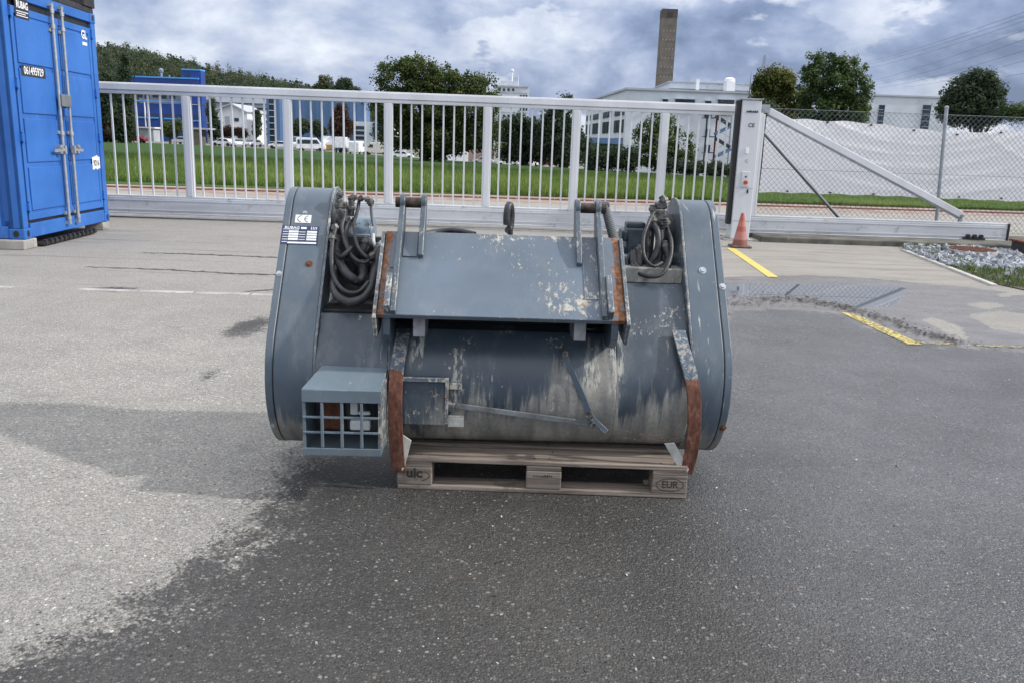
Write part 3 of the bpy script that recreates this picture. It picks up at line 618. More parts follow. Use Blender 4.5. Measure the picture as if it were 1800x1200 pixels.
MB().beam(G3(XE, .215), G3(XE+.035, .215), .16, .31).build('end_cap', M_black, gate, bevel=.006)
gx = lambda px, z=1.2: (lambda d: (Vector((0, 0, H))+d*(14.2/(d.y-.03*d.x))).x)(ray(px, 260))
posts = [155, 332, 507, 683, 856, 1011, 1165]
pxs = []
pm_ = None; bar0 = None
xs_p = [gx(p) for p in posts]
def put_post(x):
    global pm_
    if pm_ is None:
        m_ = MB(); m_.bb(x-.072, x+.072, GY(x)-.04, GY(x)+.04, .376, 1.976); m_.bb(x-.045, x+.045, GY(x)-.052, GY(x)-.041, .377, 1.975); pm_ = m_.build('gate_post', M_alu, gate, bevel=.006); pm_['x0'] = x
    else:
        o = pm_.copy(); col.objects.link(o); dx_ = x-pm_['x0']; o.location = (dx_, dx_*.03, 0)
def put_bar(x):
    global bar0
    if bar0 is None:
        bar0 = MB().bb(x-.0135, x+.0135, GY(x)-.0135, GY(x)+.0135, .376, 1.977).build('gate_bar', M_alu, gate, bevel=.003); bar0['x0'] = x
    else:
        o = bar0.copy(); col.objects.link(o); dx_ = x-bar0['x0']; o.location = (dx_, dx_*.03, 0)
for x in xs_p: put_post(x)
for i in range(len(xs_p)-1):
    nb = [7, 8, 8, 8, 7, 7][i]; a, b = xs_p[i], xs_p[i+1]
    if i == 0: a, b = a, b
    for k in range(nb): put_bar(a+(b-a)*(k+1.15)/(nb+1.3))
for p in (1189, 1207, 1225, 1243, 1261, 1274): put_bar(gx(p))
# cantilever triangle right of the pillar
dia = MB(); a_ = at(1352, 196, GY(3.9)); b_ = at(1689, 378, GY(7.6)); dia.beam(a_, b_, .07, .11); dia.build('diagonal_brace', M_alu, gate, bevel=.008)
d2 = MB(); off = Vector((0, 0, -.075)); d2.beam(a_+off, b_+off, .05, .022); d2.build('brace_lip', M_galv, gate)
st_ = MB(); st_.beam(at(1326, 192, GY(3.7)), at(1352, 192, GY(3.9)), .11, .13); st_.cyl(a_-Vector((.1, .06, 0)), a_-Vector((.1, -.06, 0)), .03); st_.build('brace_bracket', M_galv, gate, bevel=.005); st_ = MB(); st_.cyl(b_+Vector((0, -.06, -.02)), b_+Vector((0, .06, -.02)), .03); st_.beam(b_, b_+Vector((.0, 0, -.12)), .05, .06, (0, 1, 0))
st_.build('brace_bracket', M_galv, gate, bevel=.005)
# roller carriage below the tail
rc = thing('roller_carriage', (at(1708, 418, 14.4).x, 14.4, .09), 'small black roller carriage under the tail of the gate beam', 'roller')
xr = at(1708, 418, 14.4).x
MB().bb(xr-.18, xr+.18, 14.3, 14.5, .093, .125).build('base_plate', M_blackm, rc, bevel=.003)
for s_ in (-.11, 0, .11):
    MB().cyl((xr+s_, 14.29, .15), (xr+s_, 14.34, .15), .032, n=16).build('wheel', M_black, rc, smooth=30)
# drive pillar
pa = at(1306, 172, 13.75); px0, px1 = at(1302, 260, 13.75).x-.03, at(1302, 260, 13.75).x+.27
pc = (px0+px1)/2
pil = thing('gate_drive_pillar', (pc, 13.9, 0), 'tall white metal drive pillar with red button at the end of the gate', 'gate pillar')
MB().bb(px0, px1, 13.75, 14.08, .02, 2.20).build('housing', M_alu, pil, bevel=.012)
MB().bb(px0-.02, px1+.02, 13.735, 14.1, 2.20, 2.225).build('cap', M_galv, pil, bevel=.005)
MB().bb(px0-.075, px0-.002, 13.80, 13.93, .25, 2.20).build('rubber_edge', M_black, pil, bevel=.02)
gp = MB(); gp.bb(px1+.01, px1+.09, 13.93, 14.05, .40, 2.02); gp.bb(px1+.096, px1+.13, 13.94, 14.04, .40, 2.0); gp.build('guide_post', M_alu, pil, bevel=.005)
MB().bb(px0-.30, px0-.10, 13.90, 13.96, 2.165, 2.20).build('guide_arm', M_blackm, pil)
yf = 13.748
MB().bb(px0+.07, px0+.25, yf-.003, yf, 2.01, 2.045).build('name_plate', M_navy, pil)
nm = MB()
for k, w_ in enumerate((.03, .014, .036, .02, .026)): nm.bb(px0+.075+k*.034, px0+.075+k*.034+w_*.8, yf-.005, yf-.003, 2.033, 2.046)
nm.build('name_plate_print', M_alu, pil)
def wtext(body, size, p, mat, parent, sx=1, bold=0, name='lettering'):
    M_ = mat_of(parent).inverted() @ frame(p, (1, 0, 0), (0, 0, 1)); return text(body, size, M_, mat, parent, name, sx, bold)
wtext('CE', .085, (px0+.165, yf-.004, 1.815), M_blackm, pil, 1, .0015)
MB().bb(px0+.11, px0+.16, yf-.012, yf, 1.38, 1.47).build('white_switch', M_white, pil, bevel=.004)
wtext('C', .07, (px0+.14, yf-.004, 1.26), M_blackm, pil)
MB().bb(px0+.085, px0+.215, yf-.02, yf, .86, 1.10).build('button_box', M_alu, pil, bevel=.006)
rb = MB().cyl((px0+.15, yf-.021, .93), (px0+.15, yf-.06, .93), .032, n=24).build('stop_button', simple('red_button', (.55, .06, .02), .4), pil, smooth=40, bevel=.004)
MB().cyl((px0+.15, yf-.021, 1.02), (px0+.15, yf-.03, 1.02), .014).build('key_switch', M_black, pil)
MB().bb(px0+.19, px0+.215, yf-.012, yf, .76, .82).build('lock', M_black, pil)
MB().bb(px0+.003, px1-.003, yf-.002, yf+.002, .838, .842).build('seam', M_galv, pil)
MB().bb(px0+.002, px1-.002, yf-.002, yf+.002, .315, .319).build('seam', M_galv, pil)
MB().bb(px0-.12, px1+.15, 13.68, 14.12, -.02, .018).build('foot_plate', M_conc, pil)
an = MB(); ap = at(1308, 168, 14.0); an.cyl((pc+.0, 14.0, 2.225), (pc+.0, 14.0, 2.62), .006, .003, 6); an.cyl((pc, 14.0, 2.225), (pc, 14.0, 2.26), .02); an.build('antenna', M_blackm, pil)
# cone
cp = g(1300, 435); cone = thing('traffic_cone', (cp.x, cp.y, 0), 'faded orange traffic cone with dirty base beside the gate pillar', 'traffic cone')
def conemat():
    m, n, b = newmat('faded_cone'); v = n.obj(); z = n.sep(v)[2]
    c = n.ramp(n.m('MULTIPLY', z, 2.0), [(0, (.20, .07, .05)), (.22, (.22, .07, .05)), (.26, (.40, .17, .15)), (.46, (.40, .16, .145)), (.50, (.36, .09, .06)), (.62, (.35, .085, .055)), (.64, (.40, .16, .13)), (.76, (.40, .15, .12)), (.80, (.36, .085, .055)), (1, (.34, .08, .05))])
    c = n.mix(n.st(n.noise(v, 25, 6, .7), .5, .75, 0, .6), c, (.12, .09, .08)); n.put(b.inputs['Base Color'], c); b.inputs['Roughness'].default_value = .6; return m
CM = conemat(); c3 = (cp.x, cp.y)
MB().tube([(c3[0], c3[1], .035), (c3[0], c3[1], .20), (c3[0], c3[1], .36), (c3[0], c3[1], .50), (c3[0], c3[1], .515)], [.115, .083, .052, .025, .018], 28).build('cone_body', CM, cone, smooth=40)
MB().bb(c3[0]-.15, c3[0]+.15, c3[1]-.15, c3[1]+.15, 0.0, .035).build('base', simple('cone_base', (.13, .085, .07), .8, 0, .3, 9), cone, bevel=.015)
# ================================================================ CHAIN LINK FENCE + BANNER
FY = lambda x: 15.15+.03*x
fx0, fx1 = 4.0, 12.2
fence = thing('chain_link_fence', ((fx0+fx1)/2, FY(8), 0), 'grey chain link fence with steel posts right of the gate pillar', 'fence')
cw = MB(); pitch = .095; zt, zb = 2.16, .12
rows = int((zt-zb)/(pitch/2)); ncol = int((fx1-fx0)/pitch)
for i in range(ncol):
    pts = []
    for r_ in range(rows+1):
        x = fx0+i*pitch+(pitch/2 if r_ % 2 else 0); z = zb+r_*(zt-zb)/rows; pts.append((x, FY(x)+(.004 if r_ % 2 else -.004), z))
    cw.tube(pts, .0042, 3, False)
    pts2 = [(2*(fx0+i*pitch+pitch/2)-p[0], p[1], p[2]) for p in pts]; cw.tube(pts2, .0042, 3, False)
M_wire = simple('fence_wire', (.19, .21, .23), .6, .2)
cw.build('wire_mesh', M_wire, fence, smooth=60)
tw = MB()
for z in (.12, 1.13, 2.16): tw.tube([(fx0, FY(fx0)-.008, z), (fx1, FY(fx1)-.008, z)], .004, 5)
tw.build('tension_wire', M_wire, fence)
p1 = at(1664, 190, FY(6.9)-.03); p0 = at(1640, 425, FY(7)-.03)
fp = MB().cyl((p0.x+.02, p0.y, .08), (p1.x, p1.y, p1.z), .031, n=16).build('fence_post', M_galv, fence, smooth=40)
MB().tube([(p1.x, p1.y, p1.z), (p1.x, p1.y, p1.z+.02), (p1.x, p1.y, p1.z+.035)], [.037, .036, .012], 14).build('post_cap', M_galv, fence, smooth=50)
for x in (4.02, 10.4): MB().cyl((x, FY(x)-.04, .08), (x, FY(x)-.04, 2.22), .031, n=16).build('fence_post', M_galv, fence, smooth=40)
s0, s1 = at(1334, 225, 14.9), at(1495, 421, 15.0)
MB().cyl(s0, (s1.x, 15.0, .09), .026, n=14).build('fence_strut', simple('dull_steel', (.13, .14, .15), .55, .3), fence, smooth=40)
# banner
def tarp():
    m, n, b = newmat('white_tarpaulin'); v = n.obj(); c = n.mix(n.noise(v, 3, 4), (.86, .86, .88), (.93, .93, .94))
    n.put(b.inputs['Base Color'], c); b.inputs['Roughness'].default_value = .5; n.put(b.inputs['Normal'], n.bump(n.noise(n.map(v, (1, 1, 1)), 9, 4), .10, .02)); tr = n.n('ShaderNodeBsdfTranslucent'); tr.inputs[0].default_value = (.95, .95, .97, 1); mx = n.n('ShaderNodeMixShader'); mx.inputs[0].default_value = .4; t_ = m.node_tree; t_.links.new(b.outputs[0], mx.inputs[1]); t_.links.new(tr.outputs[0], mx.inputs[2]); t_.links.new(mx.outputs[0], t_.nodes['Material Output'].inputs[0]); return m
bx0 = at(1340, 300, 15.3).x; bx1 = 13.0; NX, NZ = 220, 44
vs = []; fs = []
for i in range(NX+1):
    t_ = i/NX; x = bx0+(bx1-bx0)*t_
    px_ = 900+x*1480/15.0
    topz = float(np.interp(px_, [1330, 1370, 1500, 1600, 1665, 1740, 1800, 2300], [2.02, 2.00, 1.98, 1.90, 1.86, 1.92, 1.95, 1.9]))+.012*math.sin(x*9)
    botz = float(np.interp(px_, [1330, 1400, 1560, 1800], [.71, .72, .72, .70]))+.008*math.sin(x*11+1)
    for j in range(NZ+1):
        q = j/NZ; z = botz+(topz-botz)*q
        # sagging folds that run down and outwards from the eyelets
        fold = .026*math.sin((x*1.15+(1-q)*1.9)*3.0)*math.sin(math.pi*min(1, q*1.1))+.022*math.sin((x*.8-(1-q)*2.6)*2.6+1)*(q*(1-q)*3)
        fold += .012*math.sin(x*5+z*7)*(1-q)*.6
        fold *= .8
        for z0_, kk, xm_, aa, ww in ((.80, .085, 7.3, .07, .07), (1.02, .10, 7.2, .065, .05), (1.22, .115, 7.0, .08, .06), (1.45, .10, 6.9, .06, .045), (1.62, .14, 7.1, .05, .04), (.95, -.12, 9.2, .05, .05), (1.35, .3, 9.6, .05, .05)):
            zc_ = z0_+kk*(x-xm_)**2; fold -= .85*aa*math.exp(-((z-zc_)/ww)**2)*math.exp(-((x-xm_)/1.9)**2)
        vs.append((x, FY(x)+.085+fold, z))
for i in range(NX):
    for j in range(NZ): a = i*(NZ+1)+j; fs.append((a, a+NZ+1, a+NZ+2, a+1))
bb = MB(); bb.add(vs, fs); ban = thing('tarpaulin_banner', (bx0+2, FY(bx0+2)+.08, 0), 'long white tarpaulin hung along the inside of the chain link fence', 'tarpaulin')
bo = bb.build('sheet', tarp(), ban, smooth=80); bo['note'] = 0; del bo['note']
for x in np.arange(bx0+.3, bx1, .78):
    px_ = 900+x*1480/15.0; tz = float(np.interp(px_, [1330, 1370, 1500, 1600, 1665, 1740, 1800, 2300], [2.02, 2.00, 1.98, 1.90, 1.86, 1.92, 1.95, 1.9]))
    MB().cyl((x, FY(x)+.03, tz-.03), (x, FY(x)+.10, tz-.03), .016, n=10).build('eyelet', M_black, ban)
    MB().cyl((x+.2, FY(x)+.03, .745), (x+.2, FY(x)+.12, .745), .014, n=10).build('eyelet', M_black, ban)
# ================================================================ CONTAINER
cn = g(58, 440); CA = R(3.6); cn = Vector((-5.77, 9.86, 0))
cont = thing('shipping_container', cn, 'bright blue steel shipping container with its doors facing the yard', 'container', rz=CA+R(90))
# local axes: x along the door wall (near to far corner), y into the container (to the left in the photo), z up
CW, CL_, Z0, Z1 = 2.44, 6.06, .12, 2.94
def cb_(x0, x1, y0, y1, z0, z1, m_=None): return (m_ or MB()).bb(x0, x1, y0, y1, z0, z1)
# body shell with corrugated side wall (y runs 0..CL_ into the box)
m_ = MB(); prof = []; s_ = .16; k = 0
while s_ < CL_-.2:
    prof += [(s_, .05), (s_+.07, .05), (s_+.105, .012+.0), (s_+.175, .012)]; s_ += .28
ring = [(p[1], p[0]) for p in prof]+[(.3, prof[-1][0]), (.3, .16)]
m_.extr(ring, lambda u, v, z: (u, v, z), Z0+.14, Z1-.1)
m_.build('side_wall', M_blue, cont, local=True, bevel=.004)
m_ = MB(); m_.bb(.05, CW-.02, .10, CL_, Z0+.13, Z0+.2); m_.bb(.02, CW-.02, .12, CL_-.05, Z1-.09, Z1-.03); m_.bb(CW-.05, CW-.01, .16, CL_-.1, Z0+.14, Z1-.1); m_.bb(.1, CW-.06, CL_-.06, CL_-.02, Z0+.2, Z1-.1)
m_.build('box_shell', M_blue, cont, local=True)
m_ = MB(); m_.bb(.005, .10, .17, CL_-.17, Z0+.0, Z0+.14); m_.bb(.0, .07, .17, CL_-.17, Z1-.10, Z1); m_.bb(CW-.08, CW, .17, CL_-.17, Z0, Z0+.14); m_.bb(CW-.07, CW, .17, CL_-.17, Z1-.1, Z1)
m_.build('side_rail', M_blue, cont, local=True, bevel=.008)
# corner posts and castings
for x0, x1 in ((0, .13), (CW-.13, CW)):
    m_ = MB(); m_.bb(x0, x1, .0, .045, Z0+.12, Z1-.12)
    if x0 == 0: m_.bb(x0, x0+.02, .0, .15, Z0+.12, Z1-.12); m_.bb(x0, x0+.13, .10, .15, Z0+.12, Z1-.12)
    else: m_.bb(x1-.02, x1, .0, .15, Z0+.12, Z1-.12)
    m_.build('corner_post', M_blue, cont, local=True, bevel=.007)
def casting(x0, z0):
    m_ = MB(); m_.bb(x0, x0+.17, -.012, .17, z0, z0+.125); o = m_.build('corner_casting', M_blue, cont, local=True, bevel=.012)
    cx = x0+.085
    def oval(cc, ax, r1, r2):
        h_ = MB()
        pts = [(r1*math.cos(t), r2*math.sin(t)) for t in np.linspace(0, 2*math.pi, 16, endpoint=False)]
        h_.extr(pts, (lambda u, v, w_: (cc[0]+u, cc[1]+w_, cc[2]+v)) if ax == 'y' else (lambda u, v, w_: (cc[0]+w_, cc[1]+u, cc[2]+v)), -.003, .001)
        h_.build('casting_hole', M_black, o, local=True)
    oval((cx, -.012, z0+.063), 'y', .030, .040)
    if x0 < .1: oval((x0, .085, z0+.063), 'x', .033, .040)
for x0 in (0, CW-.17):
    for z0 in (Z0-.005, Z1-.12): casting(x0, z0)
MB().bb(.17, CW-.17, -.004, .13, Z0+.0, Z0+.165).build('door_sill', M_blue, cont, local=True, bevel=.007)
MB().bb(.17, CW-.17, -.004, .13, Z1-.115, Z1-.0).build('door_header', M_blue, cont, local=True, bevel=.007)
# black gasket frame behind doors
MB().bb(.13, CW-.13, .035, .055, Z0+.165, Z1-.115).build('door_gasket', M_black, cont, local=True)
# doors: two leaves with raised panels
def door(x0, x1):
    z0, z1 = Z0+.205, Z1-.20; m_ = MB(); m_.bb(x0, x1, .012, .035, z0, z1)
    m_.bb(x0, x0+.07, -.002, .012, z0, z1); m_.bb(x1-.07, x1, -.002, .012, z0, z1)
    zs = [z0, z0+.09, z0+.63, z0+.69, z0+1.24, z0+1.30, z0+1.85, z0+1.91, z1-.09, z1]
    m_.bb(x0+.07, x1-.07, -.002, .012, z0, z0+.08); m_.bb(x0+.07, x1-.07, -.002, .012, z1-.08, z1)
    hh = (z1-z0-.16)/4
    for k in range(4):
        a = z0+.08+k*hh+.03; b_ = z0+.08+(k+1)*hh-.03; m_.bb(x0+.095, x1-.095, -.006, .0125, a, b_)
    return m_.build('door', M_blue, cont, local=True, bevel=.006)
mid = CW/2
D1 = door(.165, mid-.012); D2 = door(mid+.012, CW-.165)
M_rod = simple('zinc_rod', (.40, .42, .43), .42, .55, .08, 20)
for xr_, dr_ in ((mid-.13, D1), (mid+.13, D2)):
    m_ = MB(); m_.cyl((xr_, -.045, Z0+.10), (xr_, -.045, Z1-.07), .0185, n=16)
    for z_ in (Z0+.16, Z0+1.0, Z0+1.22, Z1-.32, Z1-.14): m_.cyl((xr_, -.045, z_-.025), (xr_, -.045, z_+.025), .028, n=16)
    m_.bb(xr_-.03, xr_+.03, -.06, .0, Z0+.075, Z0+.12); m_.bb(xr_-.03, xr_+.03, -.06, .0, Z1-.085, Z1-.045)
    m_.build('lock_rod', M_rod, cont, local=True, smooth=40)
    m_ = MB(); sgn = -1 if xr_ < mid else 1
    for z_ in (Z0+.22, Z0+1.23, Z1-.36): MB().bb(xr_-.05, xr_+.05, -.028, -.003, z_-.02, z_+.02).build('rod_bracket', M_rod, cont, local=True, bevel=.003)
    zc = Z0+1.02; m_.beam((xr_, -.07, zc), (xr_+sgn*.27, -.06, zc-.012), .012, .035, (0, 0, 1)); m_.bb(xr_+sgn*.11-.025, xr_+sgn*.11+.025, -.075, -.004, zc-.05, zc+.06); m_.cyl((xr_+sgn*.11, -.09, zc+.03), (xr_+sgn*.11, -.05, zc+.03), .02)
    m_.bb(xr_-.025, xr_+.025, -.08, -.03, zc-.05, zc+.05); m_.build('door_handle', M_rod, cont, local=True, smooth=40)
MB().bb(mid-.14, mid+.12, -.085, -.062, Z0+1.55, Z0+1.70).build('lock_box', simple('lock_grey', (.17, .19, .2), .5, .2), cont, local=True, bevel=.008)
MB().bb(mid-.07, mid+.03, -.08, -.004, Z0+1.43, Z0+1.53).build('lock_hasp', M_blue, cont, local=True, bevel=.008)
for z_ in (.32, 1.12, 1.72, 2.5):
    for xh in (.125, CW-.165-.02):
        m_ = MB(); m_.bb(xh, xh+.06, -.03, .01, Z0+z_, Z0+z_+.09); m_.cyl((xh+.03, -.02, Z0+z_-.02), (xh+.03, -.02, Z0+z_+.11), .013); m_.build('hinge', M_blue, cont, local=True, bevel=.004)
def ctext(body, size, x, z, mat, sx=1, bold=0, y=-.012): return text(body, size, frame((x, y, z), (1, 0, 0), (0, 0, 1)), mat, cont, 'lettering', sx, bold)
MB().bb(.27, .58, -.010, -.0065, 2.62, 2.84).build('name_plate', M_blackm, cont, local=True)
ctext('RUBAG', .11, .435, 2.765, M_white, .75, .003, -.0125)
mm = MB()
for k, (a, b_) in enumerate(((.29, .56), (.30, .50), (.29, .55))): mm.bb(a, b_, -.0125, -.0105, 2.690-k*.024, 2.699-k*.024)
mm.build('small_print', M_white, cont, local=True)
MB().bb(.29, .86, -.010, -.0065, 1.985, 2.105).build('number_plate', M_blackm, cont, local=True)
ctext('061495929', .125, .575, 2.045, M_white, .84, .002, -.0125)
ctext('GL', .15, CW-.40, 2.63, M_white, .9, .005); MB().bb(CW-.46, CW-.32, -.010, -.0065, 2.50, 2.54).build('sticker', M_white, cont, local=True)
st9 = MB(); 
for k in range(4): st9.bb(CW-.44+k*.062, CW-.385+k*.062, -.010, -.0065, .86+.012*(k % 2), 1.03+.01*(k % 3))
st9.build('sticker', M_sticker, cont, local=True); ctext('9216', .11, CW-.32, .945, M_blackm, .85, .001, -.0125)
# things under and on the container
def cw_(x, y, z): return WORLD[cont.name] @ Vector((x, y, z))
def local_thing(name, label, cat, group=None): o = thing(name, cn, label, cat, group, rz=CA+R(90)); return o
bl = thing('concrete_block', cw_(.1, .3, 0), 'weathered concrete blocks under the near corner of the blue container', 'concrete block', rz=CA+R(90))
b2 = MB(); b2.bb(-.17, .14, -.33, .02, 0, .112); b2.build('block', M_conc, bl, local=True, bevel=.012)
b2 = MB(); b2.bb(-.16, .12, .03, .34, 0, .112); b2.build('block', M_conc, bl, local=True, bevel=.012)
b2 = MB(); b2.bb(-.17, .10, .36, .66, 0, .112); b2.build('block', M_conc, bl, local=True, bevel=.012)
p_ = cw_(2.3, .12, 0); tag(MB().box((p_.x, p_.y, .056), (.26, .22, .11), Matrix.Rotation(CA, 3, 'Z')).build('concrete_block', M_conc, bevel=.012), 'small concrete block under the far corner of the blue container', 'concrete block')
rl_ = thing('steel_track', cw_(1.0, -.02, 0), 'black oily steel track links lying under the container doors', 'steel track', rz=CA+R(90))
for k in range(6):
    a = -.72+k*.25; m_ = MB(); m_.bb(a, a+.21, -.07, .06, .015, .05); m_.bb(a+.02, a+.06, -.09, -.05, .02, .085); m_.bb(a+.15, a+.19, -.09, -.05, .02, .085); m_.cyl((a+.22, -.08, .04), (a+.22, .05, .04), .022)
    m_.build('track_link', M_blackm, rl_, local=True, bevel=.005)
tp = thing('roof_frame', cw_(1.2, 1.5, Z1), 'dark steel frame lying on the roof of the blue container', 'steel frame', rz=CA+R(90))
m_ = MB(); m_.bb(.0, 1.22, -1.50, .3, .002, .075); m_.bb(.9, 1.24, -1.52, -1.2, .0775, .34); m_.build('frame', M_blackm, tp, local=True, bevel=.01)
m_ = MB(); m_.add([(-.55, -1.49, .01), (.45, -1.49, .01), (-.3, -1.49, .11), (-.55, -.6, .01), (.45, -.6, .01), (-.3, -.6, .11)], [(0, 1, 2), (3, 5, 4), (0, 3, 4, 1), (1, 4, 5, 2), (2, 5, 3, 0)]); m_.build('white_cover', M_white, tp, local=True)
# ================================================================ PALLET
plt = thing('euro_pallet', (.143, 3.66, 0), 'weathered grey wooden pallet carrying the blue-grey machine', 'pallet')
PX0, PX1, PY0, PY1 = -.457, .745, 3.262, 4.06
bls = [(PX0, PX0+.145), (.078, .223), (PX1-.145, PX1)]
dk = 0
for (y0, y1) in ((PY0+.0, PY0+.145), (PY0+.175, PY0+.275), (PY0+.33, PY0+.475), (PY0+.53, PY0+.63), (PY0+.655, PY1)):
    m_ = MB(); K_ = 24; z0 = .146; 
    for k in range(K_): pass
    m_.bb(PX0+random.uniform(0, .006), PX1-random.uniform(0, .006), y0, y1, .1225, .1435); dk += 1
    m_.build('deck_board', M_wood, plt, bevel=.005)
for (x0, x1) in bls: MB().bb(x0+.001, x1-.001, PY0+.003, PY1-.003, .1005, .122).build('cross_board', M_wood, plt, bevel=.003)
for (x0, x1) in bls:
    for (y0, y1) in ((PY0+.001, PY0+.1), (PY0+.33, PY0+.475), (PY1-.1, PY1-.001)): MB().bb(x0, x1, y0, y1, .0225, .100).build('block', M_wood, plt, bevel=.004)
for (y0, y1) in ((PY0+.002, PY0+.1), (PY0+.33, PY0+.475), (PY1-.1, PY1)): MB().bb(PX0+.002, PX1, y0, y1, .001, .022).build('base_board', M_wood, plt, bevel=.004)
for (x0, x1) in bls:
    for (y0, y1) in ((PY0+.02, PY0+.12), (PY0+.195, PY0+.255), (PY0+.36, PY0+.45)):
        for (a, b_) in ((x0+.035, y0+.01), (x1-.035, y1-.01), (x1-.05, y0+.015)): MB().cyl((a, b_, .1434), (a, b_, .1448), .004, n=8).build('nail', M_blackm, plt)
def ring_mb(cx, cz, a, b_, y, w_, t0=0, t1=2*math.pi):
    m_ = MB(); K_ = 30; vs = []
    for k in range(K_+1):
        t = t0+(t1-t0)*k/K_; vs += [(cx+a*math.cos(t), y, cz+b_*math.sin(t)), (cx+(a-w_)*math.cos(t), y, cz+(b_-w_)*math.sin(t))]
    m_.add(vs, [(2*k, 2*k+2, 2*k+3, 2*k+1) for k in range(K_)]); return m_
yb = PY0-.0012
wtext('EUR', .044, (PX1-.072, yb, .061), M_ink, plt, .85, .0006); ring_mb(PX1-.072, .0605, .058, .029, yb, .003).build('stamp_oval', M_ink, plt)
wtext('uic', .058, (PX0+.072, yb, .074), M_ink, plt, 1.0, .0022); ring_mb(PX0+.066, .064, .070, .028, yb, .0035, -1.0, .75).build('stamp_arc', M_ink, plt)
m_ = MB()
for k in range(9): m_.bb(.108+k*.009, .108+k*.009+random.uniform(.004, .007), yb, yb+.0005, .076, .076+random.uniform(.004, .010))
m_.build('stamp_marks', M_ink, plt)
# ================================================================ MACHINE
mac = thing('crusher_attachment', MROOT, 'blue-grey hydraulic drum attachment with rusty skids standing on a pallet', 'machine', rz=MA)
def X_(u, v, w_): return (w_, u, v)               # profile (y,z) extruded along x
def slot(B, rb_, T, rt, n1=34, n2=22, grow=0):
    B = Vector(B); T = Vector(T); rb_ += grow; rt += grow; d_ = T-B; L = d_.length; a0 = math.atan2(d_.y, d_.x); al = math.acos((rb_-rt)/L)
    pts = []
    for k in range(n1+1):
        t = a0+al+(2*math.pi-2*al)*k/n1; pts.append((B.x+rb_*math.cos(t), B.y+rb_*math.sin(t)))
    for k in range(n2+1):
        t = a0-al+2*al*k/n2; pts.append((T.x+rt*math.cos(t), T.y+rt*math.sin(t)))
    return pts
BC, BR, TC, TR = (.345, .430), .340, (.585, .998), .188
def M(name, m_, mat, bevel=0, smooth=32, parent=None): return m_.build(name, mat, parent or mac, local=True, bevel=bevel, smooth=smooth)
# chain cases: rim, cover, inner flange
for s_, xi, xo in ((-1, -.80, -.995), (1, .75, .912)):
    a, b_ = sorted((xi, xo-s_*.034)); cc = M('chain_case', MB().extr(slot(BC, BR, TC, TR), X_, a, b_), MP_case, .004)
    a, b_ = sorted((xo-s_*.034, xo-s_*.030)); M('cover_seam', MB().extr(slot(BC, BR, TC, TR, grow=-.004), X_, a, b_), M_black, parent=cc)
    a, b_ = sorted((xo-s_*.030, xo)); cv = M('cover', MB().extr(slot(BC, BR, TC, TR, grow=.001), X_, a, b_), MP_case, .003, parent=cc)
    a, b_ = sorted((xi, xi-s_*.010)); M('flange', MB().extr(slot(BC, BR, TC, TR, grow=.008), X_, a, b_), MP_worn, .002, parent=cc)
# bolts on the rims
def rim_pt(px, py, x):                              # nearest point of ray with plane x, just outside of the rim
    return MX(px, py, x)
def nrm(p):
    # outward normal of the slot front in (y,z)
    if p.z < .636: v = Vector((0, p.y-BC[0], p.z-BC[1]))
    elif p.z > 1.11: v = Vector((0, p.y-TC[0], p.z-TC[1]))
    else: v = Vector((0, -.795, .607))
    return v.normalized()
def surf(x, z, grow=0):
    if z <= .636: y = BC[0]-math.sqrt(max(0, (BR+grow)**2-(z-BC[1])**2))
    elif z >= 1.11: y = TC[0]-math.sqrt(max(0, (TR+grow)**2-(z-TC[1])**2))
    else: y = .075+(z-.636)*.7605-grow*1.2
    return Vector((x, y, z))
for x, z, rr, mt in ((-.98, .845, .009, M_bolt), (-.98, .235, .009, M_bolt), (-.86, .885, .011, M_rust), (.90, .845, .011, M_bolt), (.82, .905, .012, M_bolt), (.90, .28, .011, M_rust), (-.905, 1.085, .008, M_bolt)):
    p = surf(x, z); nn = nrm(p); m_ = MB(); m_.cyl(p-nn*.004, p+nn*.003, rr*1.35, n=16); m_.cyl(p+nn*.003, p+nn*.009, rr*.85, n=6); M('bolt', m_, mt)
# stickers: CE and type plate, lying on the slanted rim
tdir = Vector((0, .6055, .7958)).normalized(); tn = Vector((0, -.7958, .6055))
def plate_on_rim(name, xc, zc, w_, h_, mat, lift=.0015):
    p = surf(xc, zc); c_ = p+tn*(lift/2+.0015); m_ = MB(); m_.box(c_, (w_, h_, lift), Matrix((Vector((1, 0, 0)), tdir, tn)).transposed()); return M(name, m_, mat, smooth=None), c_+tn*(lift/2+.0006)
def on_rim(o, u, v): return o+Vector((1, 0, 0))*u+tdir*v
pce = ML(536, 387, .43); ptp = ML(532, 411, .40)
zce = surf(0, 1.085).z
_, oc = plate_on_rim('ce_sticker', pce.x, 1.060, .068, .040, M_sticker)
for k, dxx in enumerate((-.014, .016)):
    m_ = MB(); K_ = 18; vs = []
    for q in range(K_+1):
        t = math.pi*.5+math.pi*q/K_; vs += [on_rim(oc, dxx+.006+.0165*math.cos(t), .0165*math.sin(t)), on_rim(oc, dxx+.006+.0135*math.cos(t), .0135*math.sin(t))]
    m_.add(vs, [(2*q, 2*q+2, 2*q+3, 2*q+1) for q in range(K_)])
    if k: a = on_rim(oc, dxx-.008, .0015); b_ = on_rim(oc, dxx+.004, .0015); c_ = on_rim(oc, dxx+.004, -.0015); d_ = on_rim(oc, dxx-.008, -.0015); m_.add([a, b_, c_, d_], [(0, 1, 2, 3)])
    M('ce_mark', m_, M_ink, smooth=None)
tpo, ot = plate_on_rim('type_plate', ptp.x-.001, .995, .158, .092, M_navy)
